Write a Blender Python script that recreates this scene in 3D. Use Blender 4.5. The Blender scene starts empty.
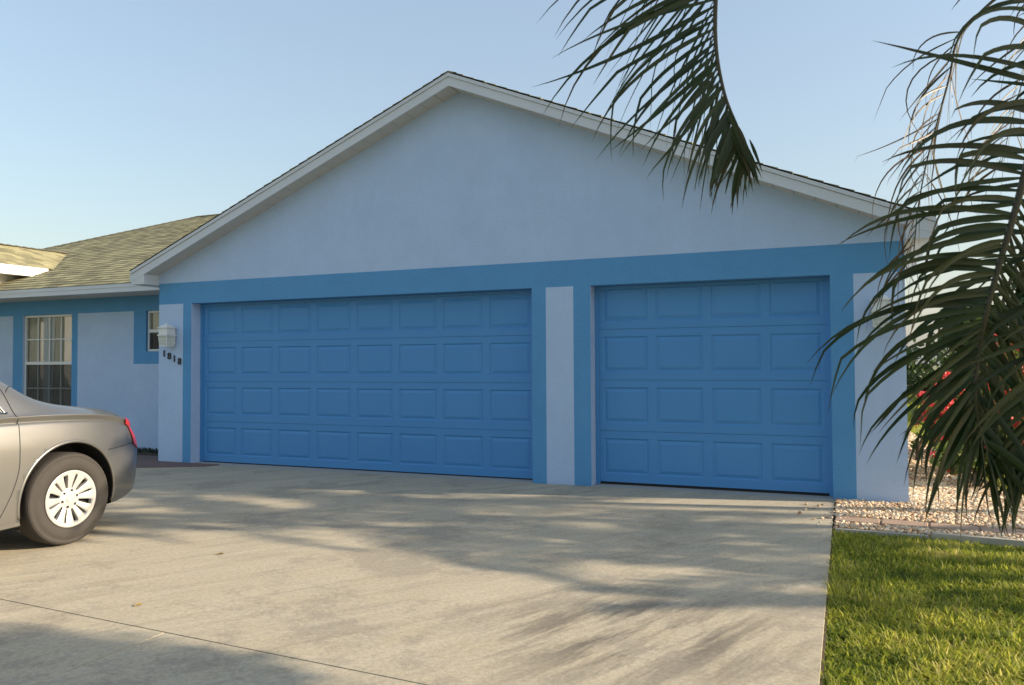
import bpy, bmesh, math, random
import numpy as np
from mathutils import Vector, Matrix
random.seed(7); rng = np.random.default_rng(7)
SC = bpy.context.scene; COL = SC.collection
R = math.radians
# ------------------------------------------------------------------ camera
FPX, YAW, PIT, ROLL, CH, CD = 795.5, .3972, .0271, -.0052, 1.2985, 8.1473
cF = Vector((-math.sin(YAW)*math.cos(PIT), math.cos(YAW)*math.cos(PIT), math.sin(PIT)))
r0 = Vector((math.cos(YAW), math.sin(YAW), 0)); u0 = r0.cross(cF)
cR = r0*math.cos(ROLL)+u0*math.sin(ROLL); cU = -r0*math.sin(ROLL)+u0*math.cos(ROLL)
cC = Vector((0, -CD, CH))
def at(u, v, d): return cC + (cF + cR*((u-512)/FPX) + cU*((342.5-v)/FPX))*d      # point seen at a pixel, d metres deep
def at_y(u, v, y):
    d = cF + cR*((u-512)/FPX) + cU*((342.5-v)/FPX); return cC + d*((y-cC.y)/d.y)
cam = bpy.data.cameras.new('camera'); co = bpy.data.objects.new('camera', cam); COL.objects.link(co)
cam.sensor_width = 23.5; cam.lens = FPX*23.5/1024; cam.clip_end = 2000; cam.clip_start = .05
cam.dof.use_dof = True; cam.dof.focus_distance = 7.5; cam.dof.aperture_fstop = 5.6
m = Matrix((cR, cU, -cF)).transposed().to_4x4(); m.translation = cC; co.matrix_world = m
SC.camera = co
# ------------------------------------------------------------------ light
SUN_AZ, SUN_EL = R(12.5), R(21)          # azimuth from +x towards +y
w = bpy.data.worlds.new('World'); SC.world = w; w.use_nodes = True
nt = w.node_tree; bg = nt.nodes['Background']; sky = nt.nodes.new('ShaderNodeTexSky')
sky.sky_type = 'NISHITA'; sky.sun_disc = False; sky.sun_elevation = SUN_EL; sky.sun_rotation = math.pi/2-SUN_AZ
sky.air_density = 1.45; sky.dust_density = 2.0; sky.ozone_density = 2.0
hz_ = nt.nodes.new('ShaderNodeMix'); hz_.data_type = 'RGBA'; hz_.inputs[0].default_value = .40; hz_.inputs[7].default_value = (2.2, 2.55, 3.15, 1)   # thin even haze over the whole sky
nt.links.new(sky.outputs[0], hz_.inputs[6]); nt.links.new(hz_.outputs[2], bg.inputs[0]); bg.inputs[1].default_value = .127
sd = Vector((math.cos(SUN_AZ)*math.cos(SUN_EL), math.sin(SUN_AZ)*math.cos(SUN_EL), math.sin(SUN_EL)))
L = bpy.data.lights.new('sun', 'SUN'); L.energy = 4.5; L.angle = R(.55); L.color = (1, .85, .66)
lo = bpy.data.objects.new('sun', L); COL.objects.link(lo); lo.rotation_euler = sd.to_track_quat('Z', 'Y').to_euler(); lo.location = (20, 4, 15)
SC.view_settings.view_transform = 'Standard'; SC.view_settings.look = 'None'; SC.view_settings.exposure = .92; SC.view_settings.gamma = 1
# ------------------------------------------------------------------ materials
def mat(name, col, rough=.6, **k):
    m = bpy.data.materials.new(name); m.use_nodes = True; b = m.node_tree.nodes['Principled BSDF']
    b.inputs['Base Color'].default_value = (*col, 1); b.inputs['Roughness'].default_value = rough
    for a, v in k.items(): b.inputs[a.replace('_', ' ')].default_value = v
    return m
def N(m, t, **k):
    n = m.node_tree.nodes.new('ShaderNode'+t)
    for a, v in k.items():
        if a in n.inputs: n.inputs[a].default_value = v
        else: setattr(n, a, v)
    return n
def lk(m, a, b): m.node_tree.links.new(a, b)
def bsdf(m): return m.node_tree.nodes['Principled BSDF']
def tc(m, out='Object', scale=None, rot=None):
    t = N(m, 'TexCoord').outputs[out]
    if scale or rot:
        mp = N(m, 'Mapping'); lk(m, t, mp.inputs[0])
        if scale: mp.inputs['Scale'].default_value = scale
        if rot: mp.inputs['Rotation'].default_value = rot
        return mp.outputs[0]
    return t
def noise(m, vec, sc, det=4, rough=.55):
    n = N(m, 'TexNoise'); n.inputs['Scale'].default_value = sc; n.inputs['Detail'].default_value = det; n.inputs['Roughness'].default_value = rough
    lk(m, vec, n.inputs['Vector']); return n.outputs['Fac']
def aniso(m, ang, sx, sy):
    a = N(m, 'Mapping'); a.inputs['Rotation'].default_value = (0, 0, ang); b = N(m, 'Mapping'); b.inputs['Scale'].default_value = (sx, sy, 1)
    lk(m, N(m, 'TexCoord').outputs['Object'], a.inputs[0]); lk(m, a.outputs[0], b.inputs[0]); return b.outputs[0]
def ramp(m, fac, stops):
    r = N(m, 'ValToRGB'); e = r.color_ramp.elements
    while len(e) < len(stops): e.new(.5)
    for i, (p, c) in enumerate(stops): e[i].position = p; e[i].color = (*c, 1) if len(c) == 3 else c
    lk(m, fac, r.inputs[0]); return r.outputs[0]
def mixc(m, fac, a, b, mode='MIX'):
    n = N(m, 'Mix'); n.data_type = 'RGBA'; n.blend_type = mode
    for s, v in ((0, fac), (6, a), (7, b)):
        if hasattr(v, 'links'): lk(m, v, n.inputs[s])
        else: n.inputs[s].default_value = v if s == 0 else (*v, 1)
    return n.outputs[2]
def bump(m, h, st=.3, dist=.01, prev=None):
    n = N(m, 'Bump'); n.inputs['Strength'].default_value = st; n.inputs['Distance'].default_value = dist; lk(m, h, n.inputs['Height'])
    if prev: lk(m, prev, n.inputs['Normal'])
    lk(m, n.outputs[0], bsdf(m).inputs['Normal']); return n.outputs[0]
def varied(name, c1, c2, sc=3, rough=.6, bsc=None, bst=.3, bd=.005, stretch=None, **k):
    m = mat(name, c1, rough, **k); v = tc(m, 'Object', stretch)
    lk(m, mixc(m, noise(m, v, sc, 6), c1, c2), bsdf(m).inputs['Base Color'])
    if bsc: bump(m, noise(m, tc(m), bsc, 5, .65), bst, bd)
    return m
def stucco(name, c, c2):
    m = mat(name, c, .9); v = tc(m)
    col = mixc(m, ramp(m, noise(m, v, 1.1, 6), [(.35, (0, 0, 0)), (.7, (1, 1, 1))]), c, c2)
    st = noise(m, tc(m, 'Object', (9, 9, .5)), 1.0, 5)          # faint vertical weathering
    col = mixc(m, ramp(m, st, [(.5, (0, 0, 0)), (.9, (.18, .18, .18))]), col, tuple(x*.9 for x in c))
    gr_ = ramp(m, noise(m, v, 75, 4, .8), [(.32, (.90, .90, .90)), (.62, (1.03, 1.03, 1.03))]); col = mixc(m, 1.0, col, gr_, 'MULTIPLY')
    blot = ramp(m, noise(m, v, 2.4, 8, .7), [(.4, (.965, .965, .965)), (.62, (1.02, 1.02, 1.02))]); col = mixc(m, 1.0, col, blot, 'MULTIPLY')
    lk(m, col, bsdf(m).inputs['Base Color'])
    a = bump(m, noise(m, v, 28, 5, .7), .55, .012); bump(m, noise(m, v, 140, 3, .7), .4, .004, a)
    return m
M = {}
M['light'] = stucco('pale_blue_stucco', (.44, .585, .80), (.465, .605, .81))
M['blue'] = stucco('mid_blue_stucco', (.10, .31, .575), (.108, .322, .59))
M['white_stucco'] = stucco('white_stucco', (.8, .8, .79), (.74, .74, .73))
M['door'] = varied('blue_door_paint', (.058, .25, .54), (.078, .275, .56), 2.6, .5, 220, .15, .002)
M['trim'] = varied('painted_fascia', (.62, .66, .69), (.54, .58, .62), 2.5, .5, 60, .1, .002)
M['soffit'] = varied('soffit_vinyl', (.60, .59, .55), (.54, .53, .50), 3, .6)
M['white'] = varied('white_metal', (.72, .74, .72), (.66, .69, .67), 8, .45)
M['dark'] = mat('dark_rubber', (.012, .013, .015), .7)
M['black'] = mat('black_paint', (.02, .022, .028), .4)
M['interior'] = mat('dark_interior', (.05, .05, .045), .9)
M['curtain'] = varied('beige_curtain', (.62, .57, .44), (.50, .46, .36), 12, .8, stretch=(14, 14, .3))
M['sheer'] = varied('white_sheer', (.85, .87, .88), (.7, .72, .73), 12, .8, stretch=(14, 14, .3))
M['blind'] = varied('dim_room_drape', (.20, .2, .17), (.13, .13, .12), 8, .8, stretch=(10, 10, .3))
def glass(name, tint=(.9, .93, .95), mixf=.25):
    m = bpy.data.materials.new(name); m.use_nodes = True; t = m.node_tree; t.nodes.clear()
    o = t.nodes.new('ShaderNodeOutputMaterial'); x = t.nodes.new('ShaderNodeMixShader'); a = t.nodes.new('ShaderNodeBsdfTransparent'); g = t.nodes.new('ShaderNodeBsdfGlossy')
    a.inputs[0].default_value = (*tint, 1); g.inputs['Roughness'].default_value = .02; x.inputs[0].default_value = mixf
    f = t.nodes.new('ShaderNodeFresnel'); f.inputs[0].default_value = 1.5; ad = t.nodes.new('ShaderNodeMath'); ad.inputs[1].default_value = mixf; t.links.new(f.outputs[0], ad.inputs[0])
    t.links.new(ad.outputs[0], x.inputs[0]); t.links.new(a.outputs[0], x.inputs[1]); t.links.new(g.outputs[0], x.inputs[2]); t.links.new(x.outputs[0], o.inputs[0]); return m
M['glass'] = glass('window_glass', (.88, .9, .88), .06)
M['carglass'] = glass('car_glass', (.12, .13, .13), .12)
M['lamp_glass'] = varied('frosted_lamp_glass', (.5, .56, .5), (.62, .67, .6), 20, .25)
def screen():
    m = mat('insect_screen', (.02, .025, .03), .8); b = bsdf(m); b.inputs['Alpha'].default_value = .5; return m
M['screen'] = screen()
def shingle():
    m = mat('tan_shingles', (.3, .26, .17), .95); uv = tc(m, 'UV')
    br = N(m, 'TexBrick'); lk(m, uv, br.inputs['Vector']); br.offset = .37; br.offset_frequency = 2; br.squash = 1.0
    br.inputs['Color1'].default_value = (.39, .355, .19, 1); br.inputs['Color2'].default_value = (.13, .12, .065, 1); br.inputs['Mortar'].default_value = (.11, .095, .06, 1)
    br.inputs['Scale'].default_value = 1; br.inputs['Mortar Size'].default_value = .002; br.inputs['Brick Width'].default_value = .17; br.inputs['Row Height'].default_value = .1435; br.inputs['Bias'].default_value = .0
    c = mixc(m, ramp(m, noise(m, uv, 60, 3, .8), [(.4, (0, 0, 0)), (.7, (.4, .4, .4))]), br.outputs['Color'], (.44, .39, .23)); 
    big = noise(m, uv, .9, 4)
    c = mixc(m, ramp(m, big, [(.3, (0, 0, 0)), (.75, (.25, .25, .25))]), c, (.22, .20, .12))
    lk(m, c, bsdf(m).inputs['Base Color']); bump(m, noise(m, uv, 160, 2, .8), .7, .006); return m
M['shingle'] = shingle()
def concrete():
    m = mat('worn_concrete', (.4, .36, .3), .88); v = tc(m)
    c = mixc(m, noise(m, v, .55, 6, .6), (.55, .47, .325), (.40, .345, .245))
    mott = ramp(m, noise(m, v, 3.2, 9, .78), [(.42, (0, 0, 0)), (.60, (1, 1, 1))]); c = mixc(m, mott, c, (.455, .40, .295))
    wv2 = aniso(m, R(-58), .35, 3.2)                       # broom and tyre sweep marks across the slab
    sweep = ramp(m, noise(m, wv2, 1.7, 8, .72), [(.44, (0, 0, 0)), (.66, (.75, .75, .75))]); c = mixc(m, sweep, c, (.54, .475, .35))
    sweep2 = ramp(m, noise(m, wv2, 2.9, 9, .75), [(.50, (0, 0, 0)), (.64, (.6, .6, .6))]); c = mixc(m, sweep2, c, (.33, .285, .21))
    wv = aniso(m, R(-70), .55, 3.6)
    g_ = N(m, 'Mapping'); g_.vector_type = 'POINT'; g_.inputs['Location'].default_value = (.95, 4.35, 0); g_.inputs['Scale'].default_value = (1, 1, 1); lk(m, v, g_.inputs[0])
    ln_ = N(m, 'VectorMath'); ln_.operation = 'LENGTH'; lk(m, g_.outputs[0], ln_.inputs[0])
    area = ramp(m, ln_.outputs['Value'], [(.3, (1, 1, 1)), (.99, (0, 0, 0))])        # tyre-scuffed area in front of the single door
    sc_ = ramp(m, noise(m, wv, 1.9, 9, .72), [(.43, (0, 0, 0)), (.58, (1, 1, 1))]); c = mixc(m, mixc(m, 1.0, sc_, area, 'MULTIPLY'), c, (.17, .145, .11))
    pat = ramp(m, noise(m, v, .9, 10, .78), [(.51, (0, 0, 0)), (.57, (.6, .6, .6))]); c = mixc(m, pat, c, (.31, .27, .205))
    fine = ramp(m, noise(m, v, 38, 6, .8), [(.36, (.78, .78, .78)), (.6, (1.07, 1.07, 1.07))]); c = mixc(m, 1.0, c, fine, 'MULTIPLY')
    sp = ramp(m, noise(m, v, 170, 2, .8), [(.3, (.5, .5, .5)), (.45, (1, 1, 1))]); c = mixc(m, .7, c, sp, 'MULTIPLY')
    dots = N(m, 'TexVoronoi'); dots.inputs['Scale'].default_value = 9; lk(m, v, dots.inputs['Vector'])
    dd = ramp(m, dots.outputs['Distance'], [(.0, (1, 1, 1)), (.035, (0, 0, 0))]); c = mixc(m, dd, c, (.2, .17, .13))
    lk(m, c, bsdf(m).inputs['Base Color'])
    a = bump(m, noise(m, v, 90, 5, .75), .35, .006); bump(m, noise(m, wv2, 9, 4, .6), .15, .01, a); return m
M['concrete'] = concrete()
M['joint'] = varied('dirt_in_joints', (.09, .06, .035), (.05, .04, .025), 14, .95)
M['apron'] = varied('smooth_apron', (.42, .40, .36), (.36, .34, .30), 2, .8, 80, .2, .004)
def brickpave():
    m = mat('brick_paving', (.2, .1, .08), .85); br = N(m, 'TexBrick'); lk(m, tc(m), br.inputs['Vector'])
    br.inputs['Color1'].default_value = (.25, .13, .10, 1); br.inputs['Color2'].default_value = (.17, .11, .10, 1); br.inputs['Mortar'].default_value = (.10, .09, .08, 1)
    br.inputs['Scale'].default_value = 1; br.inputs['Brick Width'].default_value = .21; br.inputs['Row Height'].default_value = .105; br.inputs['Mortar Size'].default_value = .005
    lk(m, mixc(m, noise(m, tc(m), 12, 5), br.outputs['Color'], (.14, .1, .09)), bsdf(m).inputs['Base Color']); bump(m, br.outputs['Fac'], -.4, .006); return m
M['brick'] = brickpave()
M['paver'] = varied('brown_paver', (.44, .31, .22), (.30, .20, .14), 9, .9, 60, .5, .006)
M['edging'] = varied('concrete_edging', (.55, .50, .41), (.28, .25, .2), 5, .9, 70, .4, .006)
M['soil'] = varied('dry_soil', (.15, .12, .07), (.07, .065, .03), 6, .95, 30, .6, .02)
M['lawnbase'] = varied('lawn_ground', (.13, .15, .035), (.22, .20, .06), 3.5, .95, 25, .8, .03)
M['mulch'] = varied('dark_mulch', (.06, .045, .035), (.1, .08, .06), 25, .95, 60, .8, .03)
M['asphalt'] = varied('asphalt', (.05, .05, .052), (.065, .063, .06), 4, .9, 120, .4, .005)
def leafmat(name, cols, tr=.35, rough=.45):
    """leaf blades: colour picked per leaf from the mesh attribute 'rnd'"""
    m = bpy.data.materials.new(name); m.use_nodes = True; t = m.node_tree; b = bsdf(m); b.inputs['Roughness'].default_value = rough
    at_ = N(m, 'Attribute'); at_.attribute_name = 'rnd'
    c = ramp(m, at_.outputs['Fac'], [(i/(len(cols)-1), c) for i, c in enumerate(cols)])
    lk(m, c, b.inputs['Base Color']); tl = N(m, 'BsdfTranslucent'); lk(m, c, tl.inputs[0]); mx = N(m, 'MixShader'); mx.inputs[0].default_value = tr
    lk(m, b.outputs[0], mx.inputs[1]); lk(m, tl.outputs[0], mx.inputs[2]); lk(m, mx.outputs[0], t.nodes['Material Output'].inputs[0]); return m
M['palm'] = leafmat('palm_leaflet', [(.010, .026, .007), (.016, .036, .008), (.024, .046, .010), (.035, .045, .012), (.065, .04, .014)], .25, .6)
M['palmdry'] = leafmat('dry_palm_leaflet', [(.05, .06, .02), (.10, .07, .03), (.13, .07, .035)], .25)
M['rachis'] = varied('palm_rib', (.035, .04, .014), (.06, .04, .018), 6, .6)
M['grass'] = leafmat('lawn_blade', [(.08, .14, .014), (.24, .29, .03), (.42, .45, .05), (.60, .56, .11), (.74, .62, .28), (.42, .26, .13)], .58, .6)
M['leaf'] = leafmat('shrub_leaf', [(.05, .09, .02), (.10, .16, .03), (.18, .24, .04), (.26, .26, .06)], .4)
M['treeleaf'] = leafmat('tree_leaf', [(.035, .065, .018), (.06, .1, .025), (.10, .14, .03)], .4)
M['palegreen'] = leafmat('pale_tree_leaf', [(.09, .12, .03), (.15, .19, .05), (.24, .26, .08)], .45)
M['flower'] = leafmat('red_flower', [(.62, .03, .04), (.75, .06, .06), (.8, .12, .12)], .3)
M['bark'] = varied('bark', (.16, .125, .09), (.09, .07, .05), 12, .95, 40, .8, .02, stretch=(1, 1, 3))
M['cover'] = leafmat('dark_groundcover', [(.02, .035, .012), (.03, .05, .02)], .2)
def pebble():
    m = mat('pale_gravel', (.6, .5, .36), .8); a = N(m, 'Attribute'); a.attribute_name = 'rnd'
    c = ramp(m, a.outputs['Fac'], [(0, (.30, .17, .09)), (.3, (.58, .39, .22)), (.65, (.76, .58, .38)), (.85, (.86, .75, .56)), (1, (.48, .38, .28))])
    lk(m, c, bsdf(m).inputs['Base Color']); return m
M['pebble'] = pebble()
M['gravelbase'] = varied('gravel_bed_ground', (.62, .47, .30), (.38, .27, .16), 45, .95, 60, 1, .03)
def paint():
    m = mat('champagne_paint', (.33, .305, .265), .34, Metallic=.72, Coat_Weight=.6, Coat_Roughness=.06)
    lk(m, mixc(m, noise(m, tc(m), 900, 1), (.205, .20, .186), (.26, .253, .235)), bsdf(m).inputs['Base Color']); return m
M['paint'] = paint()
M['chrome'] = mat('chrome', (.75, .74, .72), .12, Metallic=1)
M['hub'] = varied('silver_wheel_cover', (.56, .545, .52), (.47, .46, .43), 20, .35, Metallic=.25)
M['tyre'] = varied('dusty_tyre', (.05, .043, .036), (.033, .029, .026), 14, .8, 60, .3, .003)
M['redlens'] = mat('red_lens', (.42, .025, .02), .15, Transmission_Weight=.15)
M['amber'] = mat('amber_lens', (.7, .2, .03), .2)
M['deadleaf'] = varied('fallen_leaf', (.35, .25, .06), (.2, .13, .04), 30, .7)
# ------------------------------------------------------------------ mesh helpers
class MB:
    def __init__(s): s.v = []; s.f = []; s.mi = []; s.uv = None
    def add(s, vs, fs, mi=0):
        o = len(s.v); s.v += [tuple(v) for v in vs]; s.f += [tuple(i+o for i in f) for f in fs]; s.mi += [mi]*len(fs)
    def quad(s, a, b, c, d, mi=0): s.add([a, b, c, d], [(0, 1, 2, 3)], mi)
    def box(s, x0, x1, y0, y1, z0, z1, mi=0):
        s.add([(x0, y0, z0), (x1, y0, z0), (x1, y1, z0), (x0, y1, z0), (x0, y0, z1), (x1, y0, z1), (x1, y1, z1), (x0, y1, z1)],
              [(0, 3, 2, 1), (4, 5, 6, 7), (0, 1, 5, 4), (1, 2, 6, 5), (2, 3, 7, 6), (3, 0, 4, 7)], mi)
    def prism(s, poly, a, b, mi=0):
        """poly: list of points (Vector), extruded from offset a to offset b (Vectors)"""
        n = len(poly); a = Vector(a); b = Vector(b)
        s.add([Vector(p)+a for p in poly]+[Vector(p)+b for p in poly], [tuple(range(n))[::-1], tuple(range(n, 2*n))]+[(i, (i+1) % n, n+(i+1) % n, n+i) for i in range(n)], mi)
    def tube(s, pts, rad, seg=6, mi=0, cap=True):
        pts = [Vector(p) for p in pts]; n = len(pts); rad = rad if hasattr(rad, '__len__') else [rad]*n
        vs = []; up = None
        for i, p in enumerate(pts):
            t = (pts[min(i+1, n-1)]-pts[max(i-1, 0)]).normalized()
            if up is None: up = t.orthogonal().normalized()
            up = (up-t*up.dot(t)).normalized(); sd_ = t.cross(up)
            for k in range(seg): a = 2*math.pi*k/seg; vs.append(p+(up*math.cos(a)+sd_*math.sin(a))*rad[i])
        fs = [(i*seg+k, i*seg+(k+1) % seg, (i+1)*seg+(k+1) % seg, (i+1)*seg+k) for i in range(n-1) for k in range(seg)]
        if cap: fs += [tuple(range(seg))[::-1], tuple(range((n-1)*seg, n*seg))]
        s.add(vs, fs, mi)
    def lathe(s, prof, c, axis, seg=48, mi=0):
        """prof: (r, h) pairs; revolve round axis through c"""
        axis = Vector(axis).normalized(); a = axis.orthogonal().normalized(); b = axis.cross(a); c = Vector(c); n = len(prof); vs = []
        for k in range(seg):
            t = 2*math.pi*k/seg; d = a*math.cos(t)+b*math.sin(t)
            for r_, h in prof: vs.append(c+d*r_+axis*h)
        s.add(vs, [(k*n+i, k*n+i+1, ((k+1) % seg)*n+i+1, ((k+1) % seg)*n+i) for k in range(seg) for i in range(n-1)], mi)
    def build(s, name, mats, parent=None, smooth=False, bevel=0):
        me = bpy.data.meshes.new(name); me.from_pydata(s.v, [], s.f)
        for m_ in (mats if isinstance(mats, (list, tuple)) else [mats]): me.materials.append(m_)
        me.polygons.foreach_set('material_index', s.mi)
        if smooth: me.polygons.foreach_set('use_smooth', [True]*len(s.f))
        me.update(); o = bpy.data.objects.new(name, me); COL.objects.link(o)
        if bevel: b = o.modifiers.new('b', 'BEVEL'); b.width = bevel; b.segments = 2; b.limit_method = 'ANGLE'
        if parent: put(o, parent)
        return o
def put(o, parent):
    o.parent = parent; o.matrix_parent_inverse = Matrix.Translation(parent.location).inverted() if parent.rotation_euler[:] == (0, 0, 0) else parent.matrix_basis.inverted()
def np_obj(name, V, F, rnd, m_, parent=None):
    """V (n,3), F (k,4) or (k,3); rnd per-vertex float"""
    me = bpy.data.meshes.new(name); k = F.shape[1]; me.vertices.add(len(V)); me.vertices.foreach_set('co', V.astype(np.float32).ravel())
    me.loops.add(F.size); me.loops.foreach_set('vertex_index', F.astype(np.int32).ravel()); me.polygons.add(len(F)); me.polygons.foreach_set('loop_start', np.arange(0, F.size, k, dtype=np.int32))
    me.update(calc_edges=True); a = me.attributes.new('rnd', 'FLOAT', 'POINT'); a.data.foreach_set('value', rnd.astype(np.float32)); me.materials.append(m_)
    o = bpy.data.objects.new(name, me); COL.objects.link(o)
    if parent: put(o, parent)
    return o
def empty(name, loc, label, cat, group=None):
    o = bpy.data.objects.new(name, None); COL.objects.link(o); o.location = loc; o.empty_display_size = .2
    return tag(o, label, cat, group)
def tag(o, label, cat, group=None, kind=None):
    if label: o['label'] = label
    if cat: o['category'] = cat
    if group: o['group'] = group
    if kind: o['kind'] = kind
    return o
def struct(o): o['kind'] = 'structure'; return o
# ------------------------------------------------------------------ ground
b = MB(); b.box(-250, 250, -250, 250, -.3, -.045); struct(b.build('lawn', M['lawnbase']))
jx, jy, g = -3.08, -5.12, .0042
b = MB()
EDGE = -.12
def slab(x0, x1, y0, y1, top=0.0): b.box(x0, x1, y0, y1, -.1, top)
slab(-11.4, EDGE, jy+g, -.02); slab(-11.4, jx-.003, -10, jy-g); slab(jx+.003, EDGE, -10, jy-g); slab(-11.4, EDGE, -15, -10-2*g)
# slight crookedness of the cross joint
for i, v in enumerate(b.v):
    if abs(v[1]-jy) < .02: b.v[i] = (v[0], v[1]-(v[0]+4.4)*.055, v[2])
drv = struct(b.build('driveway', M['concrete'], bevel=.0015))
b = MB(); b.box(-11.42, EDGE+.012, -15.02, -.02, -.12, -.012); struct(b.build('driveway_base', M['joint']))
b = MB(); b.box(-8.07, -3.18, -.02, .3, -.1, .002); b.box(-2.515, -.125, -.02, .3, -.1, .002); struct(b.build('garage_apron', M['apron']))
b = MB(); b.box(-120, 120, -26, -17, -.2, -.035); struct(b.build('street', M['asphalt']))
b = MB(); b.prism([(-7.55, -.03, 0), (-7.62, -.22, 0), (-8.55, -.72, 0), (-13.6, -.95, 0), (-13.6, .42, 0), (-8.66, .42, 0), (-8.66, -.03, 0)][::-1], (0, 0, .012), (0, 0, -.05)); struct(b.build('brick_path', M['brick']))
b = MB(); b.box(-13.6, -8.66, .42, .9, -.05, .03); struct(b.build('planting_bed', M['mulch']))
b = MB(); b.prism([(-.1, -.84, 0), (-.1, -.015, 0), (.53, -.015, 0), (.53, 10.5, 0), (1.0, 10.5, 0), (1.15, 5.6, 0), (1.4, 2.9, 0), (1.4, 1.2, 0), (1.65, .6, 0), (2.6, -.3, 0), (4.2, -1.3, 0), (2.5, -1.0, 0)], (0, 0, -.06), (0, 0, .0)); 
b.prism([(-.1, -1.40, 0), (-.1, -.84, 0), (2.5, -1.0, 0), (4.2, -1.3, 0), (4.2, -1.62, 0), (1.2, -1.50, 0)], (0, 0, -.06), (0, 0, -.002))
struct(b.build('gravel_bed', M['gravelbase']))
# ------------------------------------------------------------------ scattered stuff
def blades(P, H, Wd, lean, rnd, seg=3):
    """grass: P (n,3) roots"""
    n = len(P); th = rng.uniform(0, 2*np.pi, n); d = np.stack([np.cos(th), np.sin(th), np.zeros(n)], 1); s = np.stack([-np.sin(th), np.cos(th), np.zeros(n)], 1)
    V = np.zeros((n, 2*(seg+1), 3)); 
    for k in range(seg+1):
        t = k/seg; c = P + d*(lean*H*t*t)[:, None] + np.array([0, 0, 1])*(H*(t-.35*lean*t*t))[:, None]
        wv = (Wd*(1-t**2.2*.92))[:, None]*.5
        V[:, 2*k] = c-s*wv; V[:, 2*k+1] = c+s*wv
    base = (np.arange(n)*2*(seg+1))[:, None]
    F = np.concatenate([base+np.array([2*k, 2*k+1, 2*k+3, 2*k+2]) for k in range(seg)], 0)
    return V.reshape(-1, 3), F, np.repeat(rnd, 2*(seg+1))
def vnoise(x, y, s, seed=0):
    r_ = np.random.default_rng(seed); tot = np.zeros_like(x)
    for o in range(4):
        a = r_.uniform(0, 6.28, 6); f = s*(1.9**o)
        tot += sum(np.sin((x*np.cos(q)+y*np.sin(q))*f+q*7+o) for q in a)/6/(1.5**o)
    return tot
def lawn_edge(x): return -1.44-.075*np.clip(x, 0, 4)
def grass(name, n, x0, x1, y0, y1, keep, h=.055, w_=.006, seg=3):
    x = rng.uniform(x0, x1, n); y = rng.uniform(y0, y1, n); k = keep(x, y); x, y = x[k], y[k]; n = len(x)
    c = vnoise(x, y, 5, 3); H = h*rng.uniform(.5, 1.25, n)*(1+.3*c); z = np.full(n, -.047)
    rnd = np.clip(.34+.16*c+.17*vnoise(x, y, 17, 9)+rng.normal(0, .16, n), 0, 1)
    V, F, r_ = blades(np.stack([x, y, z], 1), np.abs(H)+.012, w_*rng.uniform(.5, 1.3, n), rng.uniform(.2, 1.5, n), rnd, seg)
    return V, F, r_
Vs = []; Fs = []; Rs = []; off = 0
for a in ((84000, EDGE+.012, 2.6, -4.9, -1.4, lambda x, y: (y < lawn_edge(x)) & (x < 2.62), .054, .0100, 3),
          (12000, EDGE, 1.6, -8, -4.9, lambda x, y: x > -5, .06, .007, 2),
          (26000, 2.6, 9, -8, -1.4, lambda x, y: x > -5, .06, .009, 2),
          (2600, EDGE-.012, EDGE+.045, -7, -1.3, lambda x, y: x > -5, .05, .006, 3),
          (60000, 1.0, 7, -.3, 14, lambda x, y: (x > np.interp(y, [-1, -.3, .6, 1.2, 2.9, 5.6, 10.5, 14], [4.3, 2.7, 1.7, 1.45, 1.45, 1.2, 1.05, .6])), .07, .010, 2),
          (26000, -1, 14, 14, 30, lambda x, y: x > -5, .1, .025, 2)):
    V, F, r_ = grass('g', *a); Vs.append((V)); Fs.append((F+off)); Rs.append(r_); off += len(V)
def padF(fs): return np.concatenate(fs, 0)
gr = np_obj('grass', np.concatenate(Vs), padF(Fs), np.concatenate(Rs), M['grass']); tag(gr, 'sunlit coarse green lawn grass with yellowed blades', 'grass', kind='stuff')
# pebbles
def pebbles(n, x0, x1, y0, y1, keep, s0=.008, s1=.019):
    ico = bmesh.new(); bmesh.ops.create_icosphere(ico, subdivisions=1, radius=1); iv = np.array([v.co[:] for v in ico.verts]); fi = np.array([[v.index for v in f.verts] for f in ico.faces]); ico.free()
    x = rng.uniform(x0, x1, n); y = rng.uniform(y0, y1, n); k = keep(x, y); x, y = x[k], y[k]; n = len(x)
    s = rng.uniform(s0, s1, n); th = rng.uniform(0, 6.28, n); sc = np.stack([s*rng.uniform(.8, 1.5, n), s, s*rng.uniform(.45, .9, n)], 1)
    V = iv[None]*sc[:, None]*(1+rng.uniform(-.16, .16, (n, len(iv), 1)))
    tl = rng.uniform(-.6, .6, n); c, si = np.cos(tl)[:, None], np.sin(tl)[:, None]; V = np.stack([V[..., 0]*c-V[..., 2]*si, V[..., 1], V[..., 0]*si+V[..., 2]*c], 2)
    c, si = np.cos(th)[:, None], np.sin(th)[:, None]; V = np.stack([V[..., 0]*c-V[..., 1]*si, V[..., 0]*si+V[..., 1]*c, V[..., 2]], 2)
    V += np.stack([x, y, rng.uniform(0, .014, n)], 1)[:, None]
    return V.reshape(-1, 3), (fi[None]+(np.arange(n)*len(iv))[:, None, None]).reshape(-1, 3), np.repeat(rng.uniform(0, 1, n), len(iv))
inbed = lambda x, y: ~((x < .53) & (y > -.015)) & ((x > .53) | (y < -.01)) & (y > np.interp(x, [-.1, 1.2, 4.2], [-1.38, -1.47, -1.6])) & (x < np.interp(y, [-1.6, -.3, .6, 1.2, 2.9, 5.6, 10.5], [4.2, 2.6, 1.62, 1.4, 1.4, 1.15, 1.0])) & ~((y < np.interp(x, [-.1, 2.5], [-.86, -1.02])) & (y > np.interp(x, [-.1, 2.5], [-1.15, -1.31])))
Vs = []; Fs = []; Rs = []; off = 0
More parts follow.
